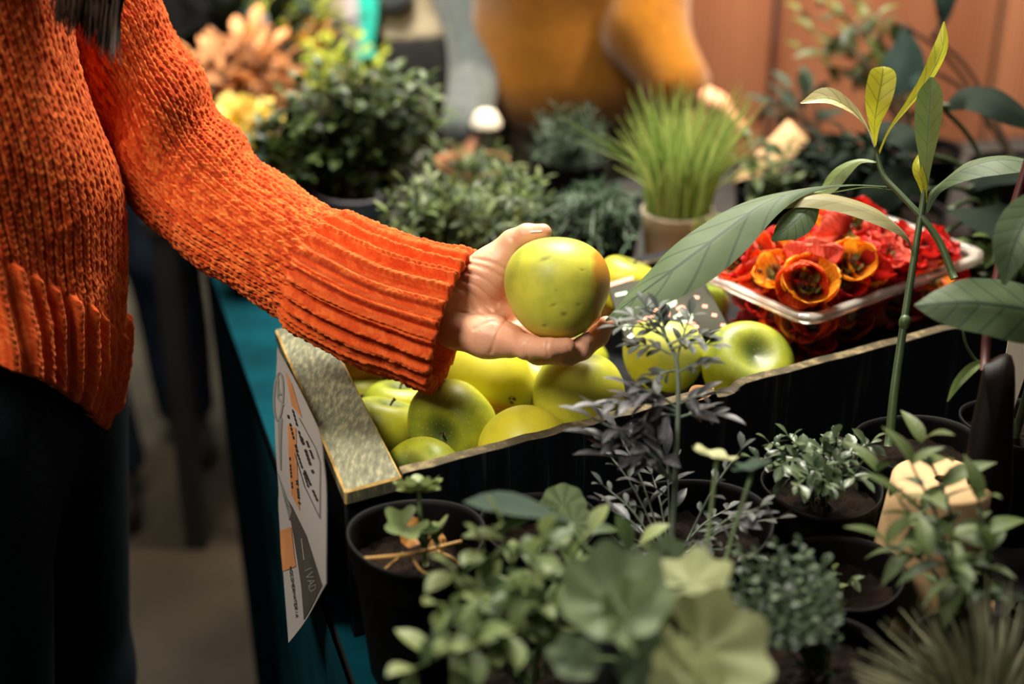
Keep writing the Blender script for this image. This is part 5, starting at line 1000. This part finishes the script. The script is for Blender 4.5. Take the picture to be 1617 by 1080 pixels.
bushplant('potted_dill', 'feathery upright blue-green herb before the mustard sweater', (.085, 2.00, .865), .05, .865 - R0, M['blackpot'], (900, 225, 62, 62), 2.05, nd, .024, M['greyherb'], M['greystem'], 18, 34, seed=34)
bushplant('potted_sage', 'herb in a terracotta pot below the grey sleeve', (-.06, 2.03, .85), .055, .85 - R0, M['terra'], (765, 275, 50, 40), 2.08, ndw, .032, M['rosemary'], M['greystem'], 12, 14, seed=35)
bushplant('potted_shrub', 'big dark glossy shrub in a grey pot behind the outstretched arm', (-.225, 1.93, .845), .062, .845 - R0, M['greypot'], (562, 195, 148, 100), 2.08, ovs, .036, M['shrub'], M['brownstem'], 15, 75, seed=36, depthj=.13, r0=.0022)
bushplant('potted_shrub', 'lower leafy green shrub behind the knitted elbow', (-.335, 1.80, .83), .05, .83 - R0, M['blackpot'], (445, 235, 60, 55), 1.98, ovs, .033, M['shrub'], M['brownstem'], 13, 24, seed=37, depthj=.05)
# second, lower stall behind
t2 = thing('plant_bench', 'low wooden bench of potted plants behind the stall on the left', 'bench', (-.41, 2.55, 0))
box((-.41, 2.55, .655), (.44, .56, .03), 0, .003).build('bench_top', M['tabletop'], t2, smooth=False)
for q in ((-.60, 2.30), (-.22, 2.30), (-.60, 2.80), (-.22, 2.80)): box((q[0], q[1], .32), (.04, .04, .64), 0, .003).build('leg', M['tabletop'], t2, smooth=False)
BZ = .672
def bplant(name, label, u, d, a, **k):
    x = (u - 808.5) / FPX * d; y = .9063 * d + k.pop('dy', .12); c = (x, y, BZ + .13); rt = thing(name, label, k.pop('cat', 'plant'), (x, y, BZ)); pot(rt, A_(c), .07, .13, M['blackpot'], soilseed=int(u)); px, tm, size, lm, nl, n, dj = a; tips = []
    for i in range(n):
        g, q = i * 2.39996, math.sqrt((i + .5) / n); tips.append(P(px[0] + px[2] * q * math.cos(g), px[1] + px[3] * q * math.sin(g), d + dj * (rng.random() - .5) * 2))
    leafy(rt, (c[0], c[1], c[2] - .015), tips, tm, size, lm, M['brownstem'], nl, .0025, .9, jit=.35); return rt
bplant('potted_coleus', 'coleus with orange and brown leaves beside the rust sleeve', 395, 2.45, ((385, 115, 85, 70), ovs, .062, M['coleus'], 9, 26, .1))
bplant('potted_marigold', 'plant with pale yellow blooms just behind the elbow', 368, 2.36, ((395, 200, 42, 35), oval(.8, 6, 5, .2, .3, .6), .05, M['yellow'], 9, 18, .05), dy=.03)
bplant('potted_rubber_plant', 'plant with big near-black leaves above the coleus', 395, 2.62, ((405, 40, 120, 45), oval(.5, 8, 5, .15, .3, .5), .13, M['darkleaf'], 3, 9, .05), dy=.25)
bplant('potted_croton', 'plant with bright lime leaves pointing up left of the teal scarf', 470, 2.66, ((470, 35, 55, 45), oval(.3, 7, 5, .3, .3, .5), .11, M['lime'], 4, 7, .05), dy=.10)
bplant('potted_lime_herb', 'lime-tipped bushy herb under the teal scarf', 535, 2.52, ((540, 100, 65, 45), ovs, .045, M['lime'], 7, 14, .05), dy=.03)
bplant('potted_gazania', 'plant with orange daisy blooms behind the shrub', 500, 2.60, ((500, 62, 40, 16), oval(.35, 5, 3, .2, .2, .6), .05, M['orangeflower'], 8, 5, .03), dy=.2)
# right side: dark broad-leaved plants and a small-leaved climber in front of the fence
def rplant(name, label, c, r, h, leaves, m, sm=None, extra=None, pm=None):
    rt = plant(name, label, c, r, h, pm or M['blackpot'], seed=int(c[0] * 100)); ms = MB(); b = A_(c) - A_([0, 0, .015])
    for pts, hw in leaves:
        w = [P(*p) for p in pts]; d0 = pts[0][2]; mb = MB(); ribbon(mb, w, [x * d0 / FPX for x in hw], UP * .6 - FW * .75 + rdir() * .25, 22, 9, -.2, .04); mb.build('leaf', m, rt); e = w[0]
        ms.tube(spline([b, b * .45 + e * .55 + A_([0, .02, .03]), e, w[0] * .8 + w[1] * .2], 14), .003, 7)
    ms.build('stem', sm or M['darkstem'], rt); return rt
rplant('potted_ficus', 'broad near-black leaves on the plant behind the upright folded leaf', (.62, 1.62, .87), .07, .87 - R0, [([(1490, 172, 1.66), (1530, 148, 1.64), (1580, 160, 1.62), (1640, 200, 1.62)], [6, 36, 42, 14]), ([(1470, 245, 1.68), (1440, 215, 1.68), (1405, 205, 1.70), (1370, 215, 1.7)], [8, 32, 30, 3]), ([(1500, 330, 1.66), (1545, 330, 1.62), (1600, 350, 1.6), (1660, 380, 1.58)], [8, 40, 46, 10]), ([(1470, 300, 1.68), (1430, 285, 1.68), (1390, 300, 1.7), (1350, 330, 1.72)], [5, 34, 36, 4]),
  ([(1530, 300, 1.7), (1570, 270, 1.7), (1620, 260, 1.7), (1680, 270, 1.7)], [5, 30, 34, 4]), ([(1480, 380, 1.64), (1530, 385, 1.6), (1590, 410, 1.58), (1640, 440, 1.57)], [8, 34, 36, 6])], M['darkleaf'])
rplant('potted_rubber_plant', 'dull blue-green hanging leaves before the fence on a tall bare stem', (.72, 1.92, .88), .07, .88 - R0, [([(1428, 40, 2.02), (1436, 75, 2.0), (1425, 115, 1.98), (1400, 150, 1.97)], [4, 26, 34, 6]), ([(1450, 105, 2.0), (1455, 125, 1.98), (1470, 150, 1.97), (1490, 165, 1.97)], [3, 18, 20, 3]), ([(1475, 60, 2.02), (1490, 20, 2.0), (1495, -30, 2.0), (1500, -90, 2.0)], [3, 12, 20, 3])], M['bluedark'], M['brownstem'])
v6 = oval(.4, 6, 5, .3, .35, .45)
bushplant('potted_vine', 'small-leaved dark climber hanging in front of the reddish fence', (.60, 2.02, .875), .06, .875 - R0, M['blackpot'], (1325, 55, 75, 75), 2.25, v6, .058, M['vine'], M['brownstem'], 6, 13, seed=41, depthj=.05)
bushplant('potted_pepper', 'light green leafy plant right of the wheatgrass', (.36, 1.88, .86), .05, .86 - R0, M['blackpot'], (1205, 265, 55, 55), 1.98, ovs, .036, M['tom'], M['stem'], 5, 9, seed=42, depthj=.04)
bushplant('potted_bay', 'dim green plant with long pale leaves against the fence', (.47, 2.06, .87), .05, .87 - R0, M['blackpot'], (1245, 170, 45, 45), 2.2, oval(.34, 7, 5, .25, .3, .5), .07, M['geranteal'], M['brownstem'], 3, 6, seed=43, depthj=.04)
bushplant('potted_basil', 'dark bushy herb behind the flower punnet', (.51, 1.77, .865), .06, .865 - R0, M['blackpot'], (1345, 262, 75, 55), 1.84, ovs, .042, M['darkleaf'], M['darkstem'], 9, 22, seed=44, depthj=.06)
bushplant('potted_mint', 'dark bushy herb at the right end of the flower punnet', (.66, 1.50, .86), .055, .86 - R0, M['blackpot'], (1590, 410, 60, 50), 1.60, ovs, .04, M['shrub'], M['darkstem'], 8, 18, seed=45, depthj=.05)
w0, w1 = P(1172, 300, 2.06), P(1262, 205, 2.12)
wn = norm(w1 - w0); MBx = MB(); sdv = norm(np.cross(wn, -FW)) * .022
tag(hexa([w0 - sdv, w0 + sdv, w0 + sdv + FW * .012, w0 - sdv + FW * .012, w1 - sdv, w1 + sdv, w1 + sdv + FW * .012, w1 - sdv + FW * .012], .002).build('wooden_stake', [M['tanpot'], M['tanpot']]), 'pale wooden stake leaning among the plants right of the wheatgrass', 'stake')
lb = P(1609, 541, 1.30); rb = tag(prism([lb + A_([-.010, 0, .006]), lb + A_([.014, 0, .006]), lb + A_([.014, 0, -.012]), lb + A_([.004, .002, -.085]), lb + A_([-.002, .002, -.085]), lb + A_([-.010, 0, -.012])], (0, 1, .2), .0012).build('plant_label', M['white'], smooth=False), 'cream plastic plant label standing in the pot at the right edge', 'label')
# ================================================================== light
wd = bpy.data.worlds.new('world'); S.world = wd; wd.use_nodes = True; bgn = wd.node_tree.nodes['Background']
bgn.inputs[0].default_value = (.62, .80, .90, 1); bgn.inputs[1].default_value = .03
def area(name, loc, target, size, e, col=(1, 1, 1), spread=180, sy=None):
    l = bpy.data.lights.new(name, 'AREA'); l.energy = e; l.color = col; l.size = size; l.spread = math.radians(spread)
    if sy: l.shape = 'RECTANGLE'; l.size_y = sy
    o = bpy.data.objects.new(name, l); COL.objects.link(o); o.location = loc; o.rotation_euler = (Vector(target) - Vector(loc)).to_track_quat('-Z', 'Y').to_euler(); return o
def spot(name, loc, target, e, ang, blend, r, col):
    l = bpy.data.lights.new(name, 'SPOT'); l.energy = e; l.color = col; l.spot_size = math.radians(ang); l.spot_blend = blend; l.shadow_soft_size = r
    o = bpy.data.objects.new(name, l); COL.objects.link(o); o.location = loc; o.rotation_euler = (Vector(target) - Vector(loc)).to_track_quat('-Z', 'Y').to_euler(); return o
spot('added_key_spot', (.22, 2.0, 2.5), (.02, 1.5, .95), 270, 58, 1.0, .34, (1, .92, .78))  # added unseen key spot over crate and hand; soft cone dims the foreground
area('skylight', (.1, 2.7, 2.9), (-.05, 2.0, .9), 1.3, 75, (1, .93, .80), 140)
area('torso_fill', (-.85, .25, 2.45), (-.36, 1.2, 1.08), .6, 5.5, (1, .90, .78), 62)  # unseen fill added for torso and hand, not an opening in an awning
spot('fence_fill', (.75, 2.2, 2.3), (.42, 3.0, .92), 330, 85, 1.0, .1, (1, .80, .56))  # added spot that brightens the fence, no known fitting there
spot('bench_fill', (-.45, 1.75, 2.35), (-.32, 2.68, .92), 230, 46, 1.0, .2, (1, .90, .72))  # extra unseen spot, put in to lift the bench plants and cream top
spot('wall_fill', (-.6, 3.6, 2.5), (-.6, 4.38, 1.1), 260, 110, 1.0, .2, (1, .97, .88))  # made-up light washing the pale far wall
